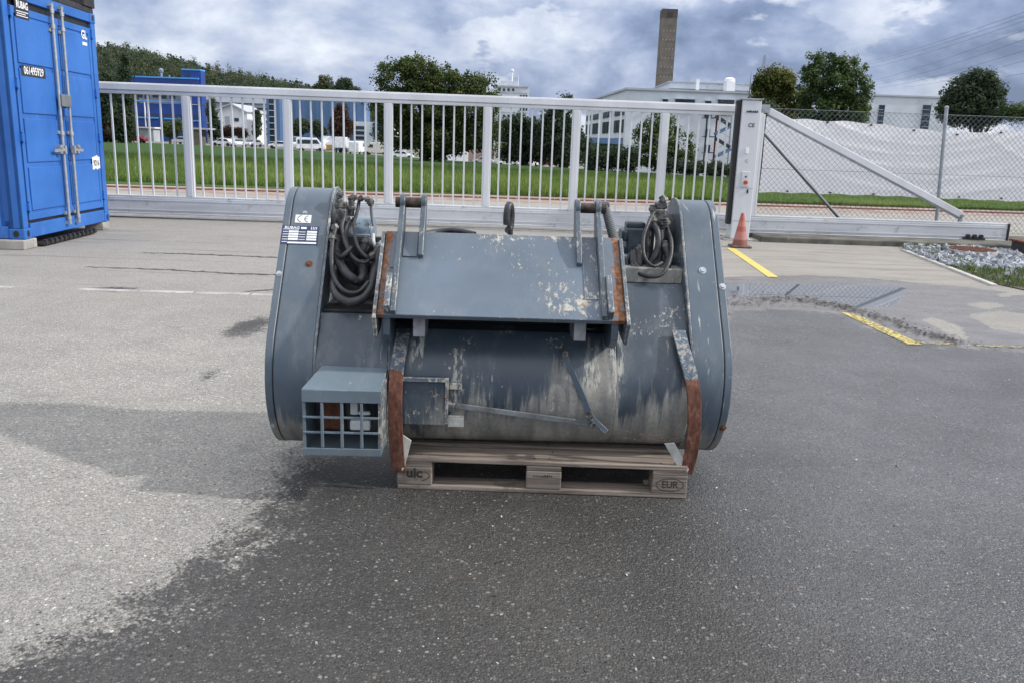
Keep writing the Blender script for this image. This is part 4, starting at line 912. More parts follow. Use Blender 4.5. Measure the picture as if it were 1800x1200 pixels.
def fields(name, rects, mat):
    m_ = MB()
    for (u0, u1, v0, v1) in rects: m_.add([on_rim(ot, u0, v0), on_rim(ot, u1, v0), on_rim(ot, u1, v1), on_rim(ot, u0, v1)], [(0, 1, 2, 3)])
    return M(name, m_, mat, smooth=None)
rects = [(-.048, -.006, .012-k*.0125, .0215-k*.0125) for k in range(4)]+[(.030, .072, .012-k*.0125, .0215-k*.0125) for k in range(4)]+[(-.048, .074, -.042, -.034)]
rects += [(-.073, -.0505, .014-k*.0125, .017-k*.0125) for k in range(5)]+[(-.003, .024, .014-k*.0125, .017-k*.0125) for k in range(4)]+[(.002, .026, .030, .040), (.045, .048, .028, .042), (.053, .056, .028, .042), (.060, .063, .028, .042), (.067, .070, .028, .042), (-.073, -.006, .0265, .029)]
fields('type_plate_field', rects, M_sticker)
text('RUBAG', .017, frame(on_rim(ot, -.036, .036), (1, 0, 0), tdir), M_sticker, mac, 'lettering', 1.15, .0004)
# drum body: cylinder with a tangent hood going up and back
DC, DR = (.245, .410), .265
pr = []
a0 = math.radians(138)
for k in range(41):
    t = a0+(R(360)-a0+R(0))*k/40; pr.append((DC[0]+DR*math.cos(t), DC[1]+DR*math.sin(t)))
pr += [(.510, .84), (.290, .84), (.240, .80)]
pr2 = [q for q in pr if q[1] < .70]+[(.510, .70), (.150, .70)]
pr3 = [q for q in pr if q[1] < .655]+[(.510, .655), (.110, .655)]
dbm = MB().extr(pr, X_, .432, .74); dbm.extr(pr3, X_, -.50, .4319); dbm.extr(pr2, X_, -.79, -.5001); M('drum_body', dbm, MP_drum, .003)
M('recess_shade_plate', MB().bb(-.79, -.5002, .42, .45, .70, .99), M_blackm, .003); M('recess_shade_plate', MB().bb(-.499, .4315, .235, .26, .656, .93), simple('shade_black', (.012, .014, .017), .7), .002); M('recess_floor', MB().bb(-.79, -.5002, .17, .42, .7005, .712), M_blackm, .003)  # black plates added behind the openings stand in for the recess shade
M('hood_beam', MB().bb(.45, .74, .30, .42, .841, .905), machine_paint('grimy_enamel', dust=(1.2, 1.4), chips=.6), .004)
M('rear_frame', MB().bb(-.79, .74, .50, .72, .8405, .93), MP_case, .01)
# hinge plate
HB, HT = Vector((0, -.10, .752)), Vector((0, .225, 1.040))
hd = (HT-HB).normalized(); hn = Vector((0, -hd.z, hd.y))
xl0, xr0 = ML(664, 560, -.10).x, ML(1098, 564, -.10).x
def HP(x, s, t): return Vector((x, 0, 0))+HB+hd*s+hn*t
HL = (HT-HB).length
def hbox(x0, x1, s0, s1, t0, t1): 
    c_ = HP((x0+x1)/2, (s0+s1)/2, (t0+t1)/2); return MB().box(c_, (x1-x0, s1-s0, t1-t0), Matrix((Vector((1, 0, 0)), hd, hn)).transposed())
XPL, XPR = -.530, .438
m_ = MB(); m_.box(HP((XPL+XPR)/2, HL/2, -.012), (XPR-XPL, HL, .024), Matrix((Vector((1, 0, 0)), hd, hn)).transposed())
M('hinge_plate', m_, MP_plate, .003)
m_ = MB(); m_.bb(XPL, XPR, -.098, -.086, .690, .748); M('plate_lip', m_, M_blackm, .002) if False else None
def YZpoly(pts, x0, x1): return MB().extr(pts, X_, x0, x1)
# thin outer cheeks
def off(s, t): p = HP(0, s, t); return (p.y, p.z)
for x0 in (XPL-.014, XPR): M('outer_cheek', YZpoly([off(-.05, -.09), off(-.03, .018), off(HL-.02, .018), off(HL, -.02), off(HL-.10, -.20), off(.05, -.16)], x0, x0+.014), MP_worn, .002)
# ears with pin, tall and short
pin_y, pin_z = .285, 1.155
def ear(x0, x1, s_bot, w_):
    c_ = (pin_y, pin_z); r_ = .036; pts = []
    p0 = off(s_bot, -.0005); p1 = off(s_bot, w_); p2 = off(HL-.08, w_+.02)
    pts = [p0, p1, p2]
    for k in range(13):
        t = math.radians(200-k*210/12); pts.append((c_[0]+r_*math.cos(t), c_[1]+r_*math.sin(t)))
    pts += [off(HL+.01, -.05), off(HL-.05, -.0005)]
    return YZpoly(pts, x0, x1)
XA, XB, XC, XD = -.478, -.390, .255, .342
M('coupling_ear', ear(XA, XA+.022, .0, .028), M_ear, .003); M('coupling_ear', ear(XB, XB+.022, .29, .022), M_ear, .003)
M('coupling_ear', ear(XC, XC+.022, .27, .022), M_ear, .003); M('coupling_ear', ear(XD, XD+.022, .0, .028), M_ear, .003)
for x0, x1 in ((XA-.02, XB+.01), (XC+.005, XD+.045)):
    m_ = MB(); m_.cyl((x0, pin_y, pin_z), (x1, pin_y, pin_z), .022, n=20); M('coupling_pin', m_, simple('greasy_pin', (.055, .04, .032), .45, .3, .4, 30))
for x0, s1 in ((XA-.024, .17), (XD+.022, .19)):
    M('stiffener', hbox(x0, x0+.024, .004, s1, .0005, .05), MP_worn, .004)
for x0, x1 in ((XB+.03, XB+.04),): pass
M('weld_pad', hbox(XA+.026, XB-.004, HL-.14, HL-.01, .0005, .006), MP_plate, .002)
M('weld_pad', hbox(XC+.026, XD-.001, .10, HL-.005, .0005, .004), MP_worn, .002); M('weld_pad', hbox(XPL+.03, XA-.001, HL-.20, HL-.005, .0005, .004), MP_plate, .002)
# dark recess sides and lugs beneath the plate
for px_ in (737, 1019):
    x = ML(px_, 580, -.03).x; M('lug', YZpoly([(-.045, .73), (-.045, .655), (.16, .640), (.16, .74)], x-.024, x+.024), simple('bare_steel', (.24, .25, .27), .5, .2, .2, 14, dirt=(.16, .07, .04), dirt_amt=.5), .003)
for x0 in (XPL+.02, XPR-.05): M('side_bracket', YZpoly([(-.075, .745), (-.07, .665), (.0, .62), (.16, .62), (.16, .80)], x0, x0+.028), MP_case, .003)
M('cross_tube', MB().bb(XPL+.05, XPR-.05, .03, .16, .715, .76), M_blackm, .004)
# rubber stop loop and rear hoses seen above the plate
m_ = MB(); c_ = ML(895, 384, .30); L0 = []
for k in range(15):
    t = math.radians(-110+k*320/14); L0.append((c_.x+.008*math.cos(t)*1.3, .33+.02*math.cos(t), c_.z+.055*math.sin(t)))
m_.tube(L0, .0155, 10); m_.cyl((c_.x+.008, .32, c_.z-.12), (c_.x+.008, .32, c_.z-.05), .011); M('rubber_loop', m_, M_hose, 0, 60)
def hose(pts, r, name='hose', n=10, mat=None, sub=6):
    """Catmull-Rom through local points"""
    P_ = [Vector(p) for p in pts]; P_ = [P_[0]*2-P_[1]]+P_+[P_[-1]*2-P_[-2]]; out = []
    for i in range(1, len(P_)-2):
        a, b_, c_, d_ = P_[i-1:i+3]
        for k in range(sub):
            t = k/sub; out.append(.5*((2*b_)+(c_-a)*t+(2*a-5*b_+4*c_-d_)*t*t+(3*b_-a-3*c_+d_)*t**3))
    out.append(P_[-2]); m_ = MB(); m_.tube(out, r, n); return M(name, m_, mat or M_hose, 0, 70)
hose([ML(745, 412, .38), ML(770, 408, .42), ML(800, 406, .42), ML(835, 413, .38)], .014)
# left hydraulics
def fit(p, q, r, n=6): return (Vector(p), Vector(q), r, n)
def fittings(lst, name='hose_fitting', mat=None):
    for p, q, r, n_ in lst:
        m_ = MB(); m_.cyl(p, q, r, n=n_); mid_ = Vector(p).lerp(Vector(q), .5); a = (Vector(q)-Vector(p)).normalized(); m_.cyl(mid_-a*.008, mid_+a*.008, r*1.35, n=6)
        M(name, m_, mat or M_fit, .0015, 40)
m_ = MB(); m_.cyl((-.80, .56, .99), (-.71, .56, .99), .09, n=28); m_.cyl((-.71, .56, .99), (-.635, .56, .99), .078, .072, n=28); m_.cyl((-.635, .56, .99), (-.62, .56, .99), .074, .06, n=28); m_.box((-.67, .49, .955), (.08, .06, .08))
M('hydraulic_motor', m_, simple('motor_paint', (.14, .19, .24), .3, .1, .3, 12, dirt=(.03, .03, .03), dirt_amt=.46), .003)
m_ = MB(); c_ = ML(599, 383, .42); m_.box(c_, (.055, .06, .075)); m_.box(c_+Vector((0, .02, .05)), (.048, .05, .035)); m_.box(c_+Vector((.02, .03, -.055)), (.03, .05, .04)); M('valve_block', m_, M_fit, .005)
c_ = ML(618, 470, .45); m_ = MB(); m_.box(c_, (.10, .07, .08)); m_.box(c_+Vector((-.06, 0, .05)), (.05, .05, .07)); m_.box(c_+Vector((.07, .02, .01)), (.06, .04, .04)); M('valve_block', m_, M_blackm, .008)
y0 = .36
fittings([fit(ML(596, 372, .42), ML(595, 350, .42), .016), fit(ML(595, 350, .42), ML(600, 336, .43), .013), fit(ML(588, 395, .37), ML(590, 408, .36), .015), fit(ML(590, 413, .35), ML(592, 428, .35), .018),
          fit(ML(618, 352, .45), ML(617, 380, .45), .015), fit(ML(612, 350, .45), ML(628, 347, .45), .012), fit(ML(632, 352, .46), ML(638, 346, .46), .011), fit(ML(650, 349, .46), ML(652, 362, .46), .014),
          fit(ML(614, 383, .42), ML(616, 392, .41), .016), fit(ML(647, 418, .38), ML(641, 434, .37), .020), fit(ML(590, 468, .31), ML(591, 484, .29), .018), fit(ML(641, 352, .46), ML(650, 350, .46), .010)])
hose([ML(652, 358, .46), ML(653, 375, .47), ML(656, 398, .48)], .007, mat=M_galv)
hose([ML(592, 425, .35), ML(592, 445, .33), ML(600, 468, .27), ML(615, 487, .23), ML(630, 495, .24), ML(638, 486, .26), ML(636, 462, .32)], .0205)
hose([ML(615, 388, .41), ML(608, 405, .37), ML(607, 425, .35), ML(615, 447, .33), ML(630, 466, .33), ML(637, 472, .36)], .0125)
hose([ML(643, 430, .37), ML(637, 445, .36), ML(636, 462, .38), ML(630, 480, .42)], .0215)
hose([ML(591, 478, .30), ML(587, 500, .22), ML(593, 520, .155), ML(612, 531, .13), ML(636, 526, .145), ML(651, 508, .19), ML(660, 470, .28), ML(667, 440, .34)], .0185)
hose([ML(655, 412, .42), ML(656, 428, .40), ML(664, 436, .38), ML(672, 425, .40)], .012, mat=M_galv)
hose([ML(640, 445, .42), ML(650, 452, .40), ML(645, 460, .40), ML(660, 465, .40)], .006)
hose([ML(600, 360, .46), ML(606, 378, .40), ML(601, 400, .36), ML(607, 428, .31), ML(620, 452, .28), ML(640, 462, .27), ML(655, 450, .30), ML(664, 430, .36)], .0085)
hose([ML(632, 350, .48), ML(628, 372, .44), ML(622, 398, .36), ML(628, 432, .30), ML(644, 452, .28), ML(660, 456, .31)], .0075)
hose([ML(590, 400, .34), ML(584, 430, .30), ML(583, 462, .24), ML(588, 490, .20), ML(606, 512, .15), ML(630, 514, .16), ML(648, 496, .20)], .0095)
hose([ML(588, 440, .33), ML(598, 452, .28), ML(608, 446, .27), ML(618, 436, .30)], .011)
fittings([fit(ML(664, 428, .37), ML(668, 440, .35), .011), fit(ML(606, 378, .42), ML(605, 390, .39), .012), fit(ML(650, 452, .27), ML(658, 447, .28), .012), fit(ML(584, 412, .33), ML(584, 426, .31), .013)])
hose([ML(1150, 372, .44), ML(1140, 392, .38), ML(1131, 420, .34), ML(1133, 452, .30), ML(1148, 468, .28), ML(1164, 462, .30)], .008)
hose([ML(1172, 400, .42), ML(1180, 425, .36), ML(1178, 455, .31), ML(1164, 482, .27), ML(1138, 486, .28), ML(1116, 474, .33), ML(1110, 450, .42)], .009)
hose([ML(1108, 445, .42), ML(1102, 462, .40), ML(1108, 478, .38), ML(1122, 470, .38)], .0085)
for k in range(5): a = ML(585+k*8, 440+random.randint(0, 40), .44); M('hose_clamp', MB().box(a, (.03, .05, .03)), M_blackm, .004)
# right hydraulics
m_ = MB(); c_ = ML(1122, 425, .50); m_.box(c_, (.125, .11, .13)); m_.box(c_+Vector((-.02, 0, .075)), (.085, .08, .03)); m_.box(c_+Vector((-.07, 0, .03)), (.03, .12, .05)); m_.box(c_+Vector((-.07, 0, -.04)), (.02, .10, .03))
M('hydraulic_motor', m_, simple('dark_motor', (.045, .06, .08), .4, .1, .3, 12), .010)
m_ = MB(); m_.cyl((.75, .59, 1.03), (.69, .59, 1.03), .09, n=28); M('bearing_hub', m_, M_blackm, .004)
c_ = ML(1156, 385, .46); m_ = MB(); m_.box(c_, (.06, .06, .09)); m_.box(c_+Vector((.01, 0, .06)), (.05, .05, .03)); M('valve_block', m_, M_fit, .006)
fittings([fit(ML(1163, 345, .45), ML(1170, 360, .44), .016), fit(ML(1148, 360, .45), ML(1148, 376, .45), .015), fit(ML(1146, 380, .42), ML(1148, 396, .41), .016), fit(ML(1168, 384, .40), ML(1168, 400, .40), .020), fit(ML(1124, 430, .42), ML(1124, 447, .41), .018), fit(ML(1113, 440, .42), ML(1115, 452, .41), .016), fit(ML(1168, 424, .38), ML(1170, 440, .37), .017), fit(ML(1140, 395, .44), ML(1140, 405, .44), .012)])
hose([ML(1124, 440, .41), ML(1124, 460, .38), ML(1120, 472, .36)], .018)
hose([ML(1114, 446, .41), ML(1116, 465, .37), ML(1128, 479, .34), ML(1150, 481, .33), ML(1168, 472, .33), ML(1176, 455, .35), ML(1169, 434, .37)], .019)
hose([ML(1148, 392, .41), ML(1155, 405, .38), ML(1157, 428, .36), ML(1150, 452, .35), ML(1140, 470, .35)], .0135)
hose([ML(1140, 400, .44), ML(1140, 430, .44), ML(1136, 468, .42)], .012, mat=M_fit)
hose([ML(1160, 405, .40), ML(1162, 430, .39), ML(1156, 462, .38), ML(1142, 474, .36)], .016)
M('bent_pipe', MB().cyl(ML(1096, 452, .45), ML(1112, 455, .45), .016), M_galv, .003)
# ribbed spring damper beside the right ear
sa, sb_ = ML(1063, 362, .36), ML(1082, 432, .34); m_ = MB(); pts = []; rs = []
for k in range(49): t = k/48; pts.append(sa.lerp(sb_, t)); rs.append(.016+.004*(k % 2)+.004*t)
m_.tube(pts, rs, 14); M('spring_damper', m_, simple('spring_grey', (.22, .24, .25), .5, .2), 0, 30)
M('damper_eye', MB().cyl(sa+Vector((-.045, 0, .005)), sa+Vector((.02, 0, .005)), .014), M_ear, .002); M('flat_bar', MB().beam(ML(1054, 372, .37), ML(1058, 420, .33), .008, .03, (0, 1, 0)), MP_worn, .002)
# rusty skid hoops
def hoop(pts, w_, name='skid_hoop'):
    """pts: (x, y, z); band of width w_ along x, 12 mm thick, following the curve"""
    P_ = [Vector(p) for p in pts]; P_ = [P_[0]*2-P_[1]]+P_+[P_[-1]*2-P_[-2]]; out = []
    for i in range(1, len(P_)-2):
        a, b_, c_, d_ = P_[i-1:i+3]
        for k in range(7):
            t = k/7; out.append(.5*((2*b_)+(c_-a)*t+(2*a-5*b_+4*c_-d_)*t*t+(3*b_-a-3*c_+d_)*t**3))
    out.append(P_[-2]); vs = []; fs = []
    for i, p in enumerate(out):
        tg = (out[min(i+1, len(out)-1)]-out[max(0, i-1)]); tg.x = 0; tg.normalize(); nn = Vector((0, tg.z, -tg.y)); ww = w_ if not callable(w_) else w_(i/(len(out)-1))
        for a, b_ in ((-1, 0), (1, 0), (1, 1), (-1, 1)): vs.append(p+Vector((a*ww/2, 0, 0))+nn*b_*.012)
        if i:
            for k in range(4): fs.append(((i-1)*4+k, (i-1)*4+(k+1) % 4, i*4+(k+1) % 4, i*4+k))
    fs += [(0, 1, 2, 3), tuple(len(vs)-4+k for k in (3, 2, 1, 0))]; m_ = MB(); m_.add(vs, fs); return M(name, m_, M_hoop, .002, 30)
def depth_at(px, py, x): return MX(px, py, x)
hx_ = lambda a, b, y: ML(a, b, y).x
hp_ = lambda L_: [tuple(ML(*q)) for q in L_]
hoop(hp_([(709, 588, .10), (704, 615, .03), (698, 650, -.03), (695, 690, -.055), (695, 735, -.062), (697, 775, -.055), (699, 803, -.045), (702, 827, -.034)]), .056)
hoop(hp_([(1192, 583, .10), (1202, 620, .02), (1212, 655, -.03), (1219, 692, -.055), (1220, 735, -.065), (1217, 775, -.058), (1212, 805, -.046), (1204, 831, -.034)]), .056)
M_dusty = simple('cement_splashed_steel', (.42, .42, .39), .7, 0, .15, 20, dirt=(.20, .21, .22), dirt_amt=.5)
def web(xa, ya, za, xb, yb_, zb_, wv):
    a = Vector((xa, ya, za)); b_ = Vector((xb, yb_, zb_)); u = Vector((0, .6, .5)); return a, b_
def fplate(pxs, y0_, y1_):
    m_ = MB(); m_.add([ML(a, b, y0_) for a, b in pxs]+[ML(a, b, y0_)+Vector((0, y1_-y0_, 0)) for a, b in pxs], [tuple(range(len(pxs))), tuple(range(2*len(pxs)-1, len(pxs)-1, -1))]+[(k, k+len(pxs), (k+1) % len(pxs)+len(pxs), (k+1) % len(pxs)) for k in range(len(pxs))]); return m_
M('skid_web', fplate([(705, 762), (723, 774), (711, 822), (706, 828)], -.050, -.042), M_dusty, .001)
M('skid_web', fplate([(1168, 779), (1186, 778), (1211, 824), (1207, 833), (1199, 834)], -.052, -.044), M_dusty, .001)
# right upper wedge of the hoop against the drum
M('hoop_gusset', YZpoly([(.10, .70), (.01, .60), (-.03, .50), (.12, .40), (.15, .66)], .735, .745), MP_drum, .001)
# discharge box with grille
FYb = -.20
fx = [ML(527, 680, FYb), ML(670, 690, FYb), ML(670, 800, FYb), ML(535, 800, FYb)]
bxl, bxr, bzt, bzb = -.802, -.500, .478, .213
T_ = .012
bxo = MB()
bxo.add([(bxl, FYb, bzt), (bxr, FYb, bzt-.004), (bxr, .10, .530), (bxl+.06, .10, .535), (bxl, FYb, bzt-T_), (bxr, FYb, bzt-T_-.004), (bxr, .10, .515), (bxl+.06, .10, .52)], [(0, 1, 2, 3), (7, 6, 5, 4), (0, 4, 5, 1), (1, 5, 6, 2), (2, 6, 7, 3), (3, 7, 4, 0)])
box_ = M('outlet_box', bxo, MP_box, .001, None)
m_ = MB(); m_.bb(bxl, bxr, FYb-.004, FYb+.004, bzt-.052, bzt-.002); m_.bb(bxl, bxr, FYb, .12, bzb, bzb+T_); m_.bb(bxl, bxr, FYb-.004, FYb+.004, bzb-.002, bzb+.028)
m_.bb(bxl, bxl+T_, FYb+.0045, .12, bzb+T_+.001, bzt-T_-.006); M('box_frame', m_, MP_box, .002, None, box_)
m_ = MB(); m_.add([(bxr-T_, FYb+.0045, bzb+T_), (bxr, FYb+.0045, bzb+T_), (bxr+.012, .10, bzb+T_), (bxr, .10, bzb+T_), (bxr-T_, FYb+.0045, bzt-T_-.006), (bxr, FYb+.0045, bzt-T_-.006), (bxr+.012, .10, .513), (bxr, .10, .513)], [(0, 3, 2, 1), (4, 5, 6, 7), (0, 1, 5, 4), (1, 2, 6, 5), (2, 3, 7, 6), (3, 0, 4, 7)])
M('side_plate', m_, MP_worn, 0, None, box_)
gr_ = MB()
for k in range(1, 4): x = bxl+(bxr-bxl)*k/4; gr_.bb(x-.0055, x+.0055, FYb-.003, FYb+.014, bzb+.029, bzt-.053)
M('grille', gr_, MP_box, .002, None, box_); gr_ = MB()
for k in (.335, .665): z = bzb+.028+(bzt-.052-bzb-.028)*k; gr_.bb(bxl+.001, bxr-.001, FYb+.001, FYb+.010, z-.0045, z+.0045)
M('grille', gr_, MP_box, .002, None, box_)
m_ = MB(); m_.bb(bxl+.06, bxl+.13, -.09, -.06, .28, .43); M('inner_flap', m_, M_rust, .003, None, box_)
m_ = MB(); m_.bb(bxl+.17, bxl+.20, -.12, -.07, .35, .42); m_.bb(bxl+.2005, bxl+.25, -.12, -.10, .35, .365); m_.bb(bxl+.17, bxl+.25, -.13, -.08, .29, .33); M('inner_latch', m_, M_sticker, .006, None, box_)
# flat side box on the drum, right of the left hoop
q0, q1, q2 = ML(707, 663, -.04), ML(786, 665, -.04), ML(786, 752, -.04)
m_ = MB(); m_.bb(-.445, q1.x, -.036, .12, q2.z+.01, q0.z); sbx = M('side_box', m_, MP_drum, .004)
m_ = MB(); m_.bb(-.444, q1.x+.006, -.050, -.0365, q0.z-.012, q0.z+.004); m_.bb(q1.x-.006, q1.x+.006, -.050, -.0365, q2.z+.022, q0.z-.0125); M('box_edge', m_, MP_worn, .001, None, sbx)
for (a, b_, c_, d_) in ((787, 812, 672, 684), (787, 800, 708, 722), (787, 815, 732, 750)):
    u0, u1 = ML(a, c_, -.03), ML(b_, d_, -.03); M('latch_tab', MB().bb(u0.x, u1.x, -.036, .05, u1.z, u0.z), MP_worn if c_ != 732 else M_dusty, .003)
# closing linkage on the drum face
def bar(px0, px1, y0_, y1_, w_, name='link_bar', mat=None):
    a, b_ = ML(*px0, y0_), ML(*px1, y1_); m_ = MB(); m_.beam(a, b_, .010, w_, (0, 0, 1)); return M(name, m_, mat or MP_drum, .002, None)
M_bare = simple('bare_steel_bar', (.15, .165, .175), .5, .2, .2, 14, dirt=(.34, .34, .31), dirt_amt=.5)
bar((800, 712), (1045, 745), -.045, -.040, .022, mat=M_bare)
bar((992, 622), (1042, 737), -.010, -.034, .024, mat=MP_case)
bar((1034, 728), (1066, 758), -.055, -.045, .022, 'link_handle', MP_worn)
for (a, b_, yv, rr) in ((805, 714, -.052, .010), (993, 621, -.018, .013), (1038, 729, -.062, .011), (1041, 746, -.052, .011)):
    p = ML(a, b_, yv); m_ = MB(); m_.cyl((p.x, p.y+.06, p.z), (p.x, p.y-.004, p.z), rr*1.0, n=14); m_.cyl((p.x, p.y-.004, p.z), (p.x, p.y-.012, p.z), rr*1.15, n=6); M('pivot_bolt', m_, M_fit, .001)
# ================================================================ TREES
def leaf_mesh(centres, radii, per, size, tone_c, flat=1.0):
    Cn = len(centres); Nn = Cn*per
    d_ = rng.normal(size=(Nn, 3)); d_ /= np.linalg.norm(d_, axis=1)[:, None]; rr = rng.random(Nn)**.45
    P_ = np.repeat(centres, per, 0)+d_*(rr*np.repeat(radii, per))[:, None]*np.array([1, 1, flat])
    nrm_ = d_+np.array([0, 0, .35])+.55*rng.normal(size=(Nn, 3)); nrm_ /= np.linalg.norm(nrm_, axis=1)[:, None]; a = np.cross(nrm_, rng.normal(size=(Nn, 3))); a /= np.linalg.norm(a, axis=1)[:, None]+1e-9; b_ = np.cross(nrm_, a); b_ /= np.linalg.norm(b_, axis=1)[:, None]+1e-9
    s = size*rng.uniform(.6, 1.35, Nn)[:, None]
    V_ = np.stack([P_-a*s*.5, P_+b_*s*.32, P_+a*s*.5, P_-b_*s*.32], 1)
    tn_ = np.clip(np.repeat(tone_c, per)+rng.normal(0, .06, Nn), 0, 1)
    return V_, tn_
def mesh_from_quads(name, V_, tn_, mat):
    Nn = len(V_); me = bpy.data.meshes.new(name); me.vertices.add(Nn*4); me.vertices.foreach_set('co', V_.ravel()); me.loops.add(Nn*4); me.loops.foreach_set('vertex_index', np.arange(Nn*4))
    me.polygons.add(Nn); me.polygons.foreach_set('loop_start', np.arange(Nn)*4); me.update(calc_edges=True)
    a_ = me.attributes.new('tone', 'FLOAT', 'POINT'); a_.data.foreach_set('value', np.repeat(tn_, 4).astype(np.float32)); me.materials.append(mat); return me
def tree(name, label, Y, blobs, mat, basepx, nclump=260, per=34, leaf=.34, cat='tree', trunk=True, group=None, cr_=.75, bot=None, tonebias=0, tops=None):
    """blobs: (px, py, rx_px, ry_px) lobes of the crown; real 3-D ellipsoids at depth Y"""
    sc = Y/1480; c0 = at(basepx, 300, Y); bz = terrain(c0.x, Y); root = thing(name, (c0.x, Y, bz), label, cat, group)
    vol = [b[2]**2*b[3] for b in blobs]; cs = []; rs = []; tones = []
    for b_, v_ in zip(blobs, vol):
        c_ = at(b_[0], b_[1], Y); k = max(6, int(nclump*v_/sum(vol)))
        d_ = rng.normal(size=(k, 3)); d_ /= np.linalg.norm(d_, axis=1)[:, None]; rr = rng.uniform(.35, 1.0, k)**.6
        dep = min(b_[2], max(b_[3], b_[2]*.8)); P_ = d_*rr[:, None]*np.array([b_[2], dep, b_[3]])*sc*.86
        P_ += np.array([c_.x, Y+rng.normal()*.1*b_[2]*sc, c_.z]); cs.append(P_); rs.append(rng.uniform(.55, 1.2, k)*cr_); tones.append(np.clip(rng.normal(.42+tonebias, .2, k), 0, 1))
    cs = np.concatenate(cs); rs = np.concatenate(rs); tones = np.concatenate(tones)
    ok = cs[:, 2] > bz+.2; cs, rs, tones = cs[ok], rs[ok], tones[ok]
    V_, tn_ = leaf_mesh(cs, rs, int(per*1.8), leaf*.72, tones)
    V_ -= np.array([c0.x, Y, bz]); me = mesh_from_quads('crown', V_, tn_, mat); o = bpy.data.objects.new('crown', me); col.objects.link(o); o.parent = root
    if trunk:
        m_ = MB(); topc = cs.mean(0); wr = (max(b[2] for b in blobs)*sc)*.07+.08
        m_.tube([(c0.x, Y, bz-.1), (c0.x+.05, Y, bz+(topc[2]-bz)*.4), (topc[0], Y, topc[2]+.2)], [wr*1.3, wr, wr*.5], 10)
        for k in range(7):
            e = cs[rng.integers(len(cs))]; h0 = bz+(topc[2]-bz)*(.35+.08*k); m_.tube([(c0.x+.05, Y, h0), ((c0.x+e[0])/2, (Y+e[1])/2, (h0+e[2])/2+.2), tuple(e)], [wr*.5, wr*.3, wr*.08], 6)
        m_.build('trunk', M_bark, root, smooth=60)
    return root
tree('oak_tree', 'largest oak with a broad dark green crown behind the middle of the gate', 85, [(703, 140, 46, 40), (735, 128, 40, 30), (775, 146, 44, 34), (822, 158, 38, 32), (858, 160, 28, 34), (685, 185, 42, 45), (745, 190, 70, 50), (825, 195, 58, 48), (700, 235, 48, 32), (770, 245, 70, 38), (845, 235, 45, 40)], L_oak, 745, 900, 42, .34, cr_=.75)
tree('dark_tree', 'dark tree beside the oak, in front of the highrise', 92, [(905, 230, 34, 32), (940, 240, 40, 40), (915, 265, 45, 25)], L_dark, 920, 260, 34, .36)
tree('pine_tree', 'dark pine with ragged top left of the white factory', 90, [(992, 200, 22, 34), (975, 215, 28, 40), (990, 250, 38, 45), (960, 262, 34, 28), (1018, 262, 26, 34)], L_dark, 985, 320, 34, .36)
tree('hedge', 'dark clipped hedge below the blue canopy of the white factory', 74, [(1045, 278, 22, 22), (1075, 278, 24, 22), (1105, 280, 24, 22)], L_dark, 1075, 200, 34, .26, 'hedge', trunk=False, cr_=.6)
tree('low_hedge', 'low dark hedge at the foot of the white factory, right of the birch', 74, [(1215, 296, 26, 12), (1250, 298, 26, 12), (1285, 299, 22, 12), (1180, 294, 22, 12)], L_dark, 1230, 160, 34, .26, 'hedge', trunk=False, cr_=.5)
tree('birch_tree', 'loose green tree standing in front of the white factory', 76, [(1165, 205, 24, 22), (1170, 238, 34, 30), (1140, 240, 28, 34), (1160, 275, 46, 28), (1200, 262, 24, 34), (1120, 262, 18, 26)], L_mid, 1162, 230, 24, .30, cr_=.5)
tree('maple_tree', 'yellowing maple standing right behind the gate pillar', 70, [(1345, 140, 22, 22), (1368, 148, 36, 30), (1345, 170, 28, 32), (1385, 178, 34, 34), (1360, 205, 40, 26)], L_yel, 1365, 300, 36, .30, cr_=.55, tonebias=-.08)
tree('ash_tree', 'tall green ash with airy top behind the white tarpaulin', 66, [(1432, 118, 22, 24), (1470, 112, 24, 20), (1500, 122, 22, 24), (1428, 150, 26, 30), (1470, 150, 36, 34), (1508, 160, 26, 38), (1440, 190, 40, 34), (1490, 200, 42, 34)], L_mid, 1470, 420, 36, .26, cr_=.5, tonebias=-.1)
tree('round_tree', 'dark rounded tree behind the right end of the tarpaulin', 92, [(1715, 148, 34, 28), (1690, 165, 32, 30), (1735, 168, 32, 32), (1712, 190, 60, 34), (1672, 195, 24, 24), (1752, 196, 26, 24)], L_dark, 1712, 520, 38, .36, cr_=.8)
tree('shrub', 'low green shrub at the right edge of the photo behind the round tree', 90, [(1790, 198, 26, 14), (1820, 200, 26, 18)], L_mid, 1800, 120, 28, .3, 'shrub', trunk=False)
tree('yew_shrub', 'dark shrub between the gate pillar and the tarpaulin', 40, [(1338, 235, 15, 55), (1352, 205, 16, 26), (1340, 290, 16, 36)], L_dark, 1340, 150, 34, .2, 'shrub', trunk=False, cr_=.35)
tree('spruce_tree', 'tall dark spruce at the left, right beside the blue container', 150, [(219, 112, 8, 16), (218, 140, 12, 22), (217, 170, 16, 26), (216, 205, 19, 28), (216, 232, 20, 16)], L_dark, 217, 300, 34, .55, cr_=.9)
tree('bushy_tree', 'dark bushy tree between container and spruce', 160, [(190, 150, 20, 28), (196, 195, 26, 38), (190, 228, 26, 24)], L_dark, 190, 260, 30, .6, cr_=1.1)
tree('brown_shrub', 'brown autumn shrub left of the blue office building', 158, [(205, 236, 22, 12), (190, 232, 16, 14)], L_red, 200, 120, 26, .45, 'shrub', trunk=False)
tree('willow_tree', 'pale thin tree on the skyline right of the wooded hill', 300, [(572, 146, 14, 16), (560, 158, 16, 10)], L_pale, 572, 110, 20, .8, cr_=1.2)
tree('skyline_tree', 'dark tree on the skyline left of the oak', 260, [(606, 152, 16, 13), (622, 166, 14, 10), (590, 162, 12, 10)], L_dark, 606, 200, 30, .8, cr_=1.3)
